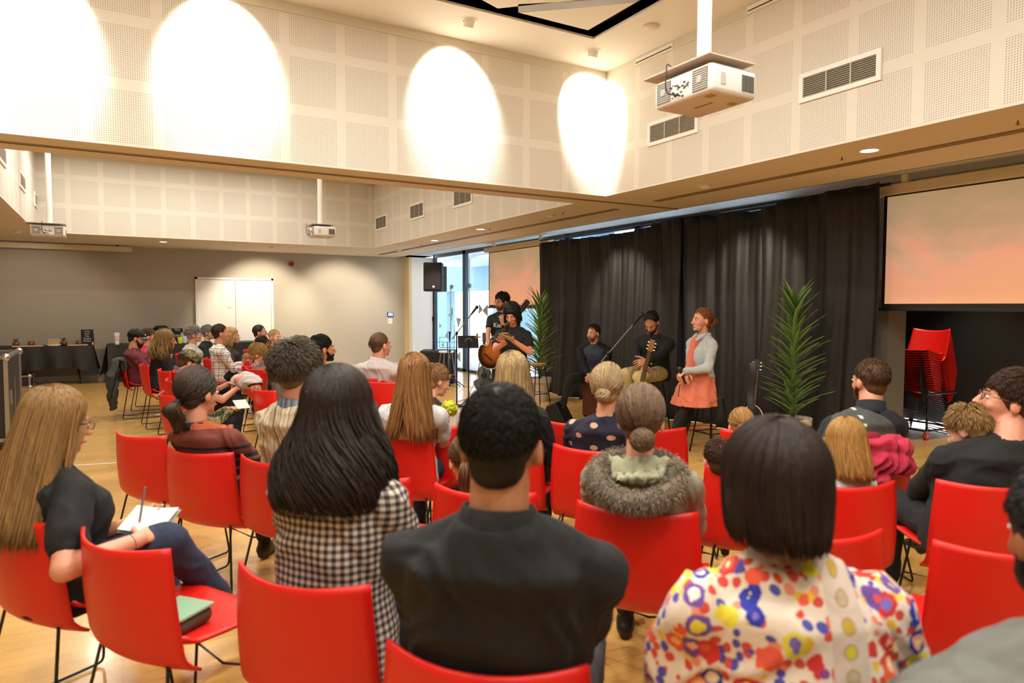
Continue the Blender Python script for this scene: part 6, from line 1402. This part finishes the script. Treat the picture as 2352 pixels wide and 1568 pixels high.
def sign(px, lines, lab, y=15.75):
    p = on_table(px, y); t = thing('chalkboard_sign', p, lab, 'sign'); Mx = Matrix.Rotation(RD(-10), 4, 'X')
    MB().box((-.105, -.008, 0), (.105, .008, .30), Mx).build('board', plain('chalkboard', '#1c1c1c', .8), t); m = MB(); m.box((.095, .02, 0), (.115, .12, .012)).cyl((.10, .02, .28), (.11, .14, 0), .008); m.build('easel_leg', plain('easel_wood', '#8a5a38', .6), t)
    for x in (-.10, .09): MB().box((x-.01, -.03, 0), (x+.012, .01, .05)).build('easel_foot', plain('easel_pale', '#e0c29a', .6), t)
    for i, s in enumerate(lines): q = Mx @ Vector((0, -.010, .265-.048*i*(5/len(lines)))); text(s, .040*(5/len(lines))**.5, WTXT, t, q, (RD(90)-RD(-10)*-1, 0, 0), 'chalk_text')
sign(201, ['Come', 'from', 'Hey', 'Campus', 'Ministry'], 'small chalkboard with white handwriting on the left black table'); sign(408, ['TEA', 'COFFEE'], 'small chalkboard reading tea and coffee behind the wavy blonde')
cup(on_table(269), 'tall white milkshake cup on the second black table', '#e6e2dc', '#e8e4de', .22, .05, sleeve='#d8c0bc')
p = atD(414, 795, 13.0); cup(on_table(414, 15.45), 'bright yellow cup on the second black table', '#d4d81a', None, .13, .05, 'yellow_cup')
cup(on_table(424, 15.6), 'white jug beside the yellow cup behind the grey haired woman', '#d8d8d8', '#c8c8c8', .20, .065, 'white_jug')
t = thing('drink_urn', on_table(371, 15.7), 'steel drinks urn with black domed lid behind the wavy blonde', 'urn'); MB().lathe([(.001, 0), (.12, 0), (.12, .27), (.001, .27)]).build('urn_body', plain('urn_steel', '#a8a49c', .3, .7), t); MB().lathe([(.13, .27), (.16, .30), (.09, .36), (.001, .36)]).build('lid', BLACK, t, smooth=True)
t = thing('power_cable', (0, 0, 0), 'thin black power lead sagging between the two black tables', 'cable'); MB().tube([atY(208, 862, 16.2), atY(232, 855, 16.1), atY(262, 850, 16.0), atY(285, 848, 16.0)], .006, 6).build('cord', BKC, t, smooth=True)

# ------------------------------------------------------------------ flight cases and white worktop at the left edge
t = thing('flight_case', (-.97, 8.66, 0), 'tall black flight case with aluminium edges at the left edge', 'flight case', 0)
ED = plain('case_edge', '#a6a39b', .35, .8)
def case_frame(x0, y0, z0, x1, y1, z1, parent, e=.028, panel='#232026'):
    MB().box((x0, y0, z0), (x1, y1, z1)).build('panel', plain('case_black', panel, .45), parent); m = MB(); g = .004
    for x in (x0, x1):
        for y in (y0, y1): m.box((x-e/2-g, y-e/2-g, z0), (x+e/2+g, y+e/2+g, z1))
    for z in (z0, z1):
        for y in (y0, y1): m.box((x0, y-e/2-g, z-e/2-g), (x1, y+e/2+g, z+e/2+g))
        for x in (x0, x1): m.box((x-e/2-g, y0, z-e/2-g), (x+e/2+g, y1, z+e/2+g))
    m.build('edge_trim', ED, parent)
    m = MB(); [m.ell((x, y, z), (.042, .042, .042)) for x in (x0, x1) for y in (y0, y1) for z in (z0, z1)]; m.build('ball_corner', plain('case_corner', '#c3c2bd', .25, .9), parent, smooth=True)
case_frame(-1.0, 0, .12, 0, 1.15, .97, t)
for x in (-.9, -.1):
    for y in (.1, 1.05): MB().cyl((x-.02, y, .05), (x+.02, y, .05), .05, .05, 18).build('castor', BLACK, t)
MB().box((-.002, .25, .45), (.012, .33, .60)).build('butterfly_latch', ED, t); MB().cyl((.006, .62, .2), (.006, .62, .72), .005).build('side_rod', ED, t)
q = atZ(92, 868, 0); t = thing('equipment_lid', (q.x, q.y-2.0, 0), 'low grey aluminium edged flight case lid on the floor before the black table', 'crate', 0); case_frame(-1.1, .0, .02, 0, .6, .22, t, .022, '#57534f')  # flight case lid lying on the floor, built as a shallow case
t = thing('white_worktop', (-1.05, 4.95, 0), 'white laminated table corner at the left edge in front of flight case', 'table', 0); MB().box((-1.2, -.6, .70), (.0, .55, .74)).build('tabletop', plain('laminate', '#dcd8cf', .35), t, bevel=.006)
MB().box((-.12, .35, 0), (-.07, .40, .70)).build('leg', plain('leg_beige', '#b5a68e', .5), t); MB().box((-1.15, -.5, .02), (-1.1, -.45, .70)).build('leg', plain('leg_beige', '#b5a68e', .5), t)
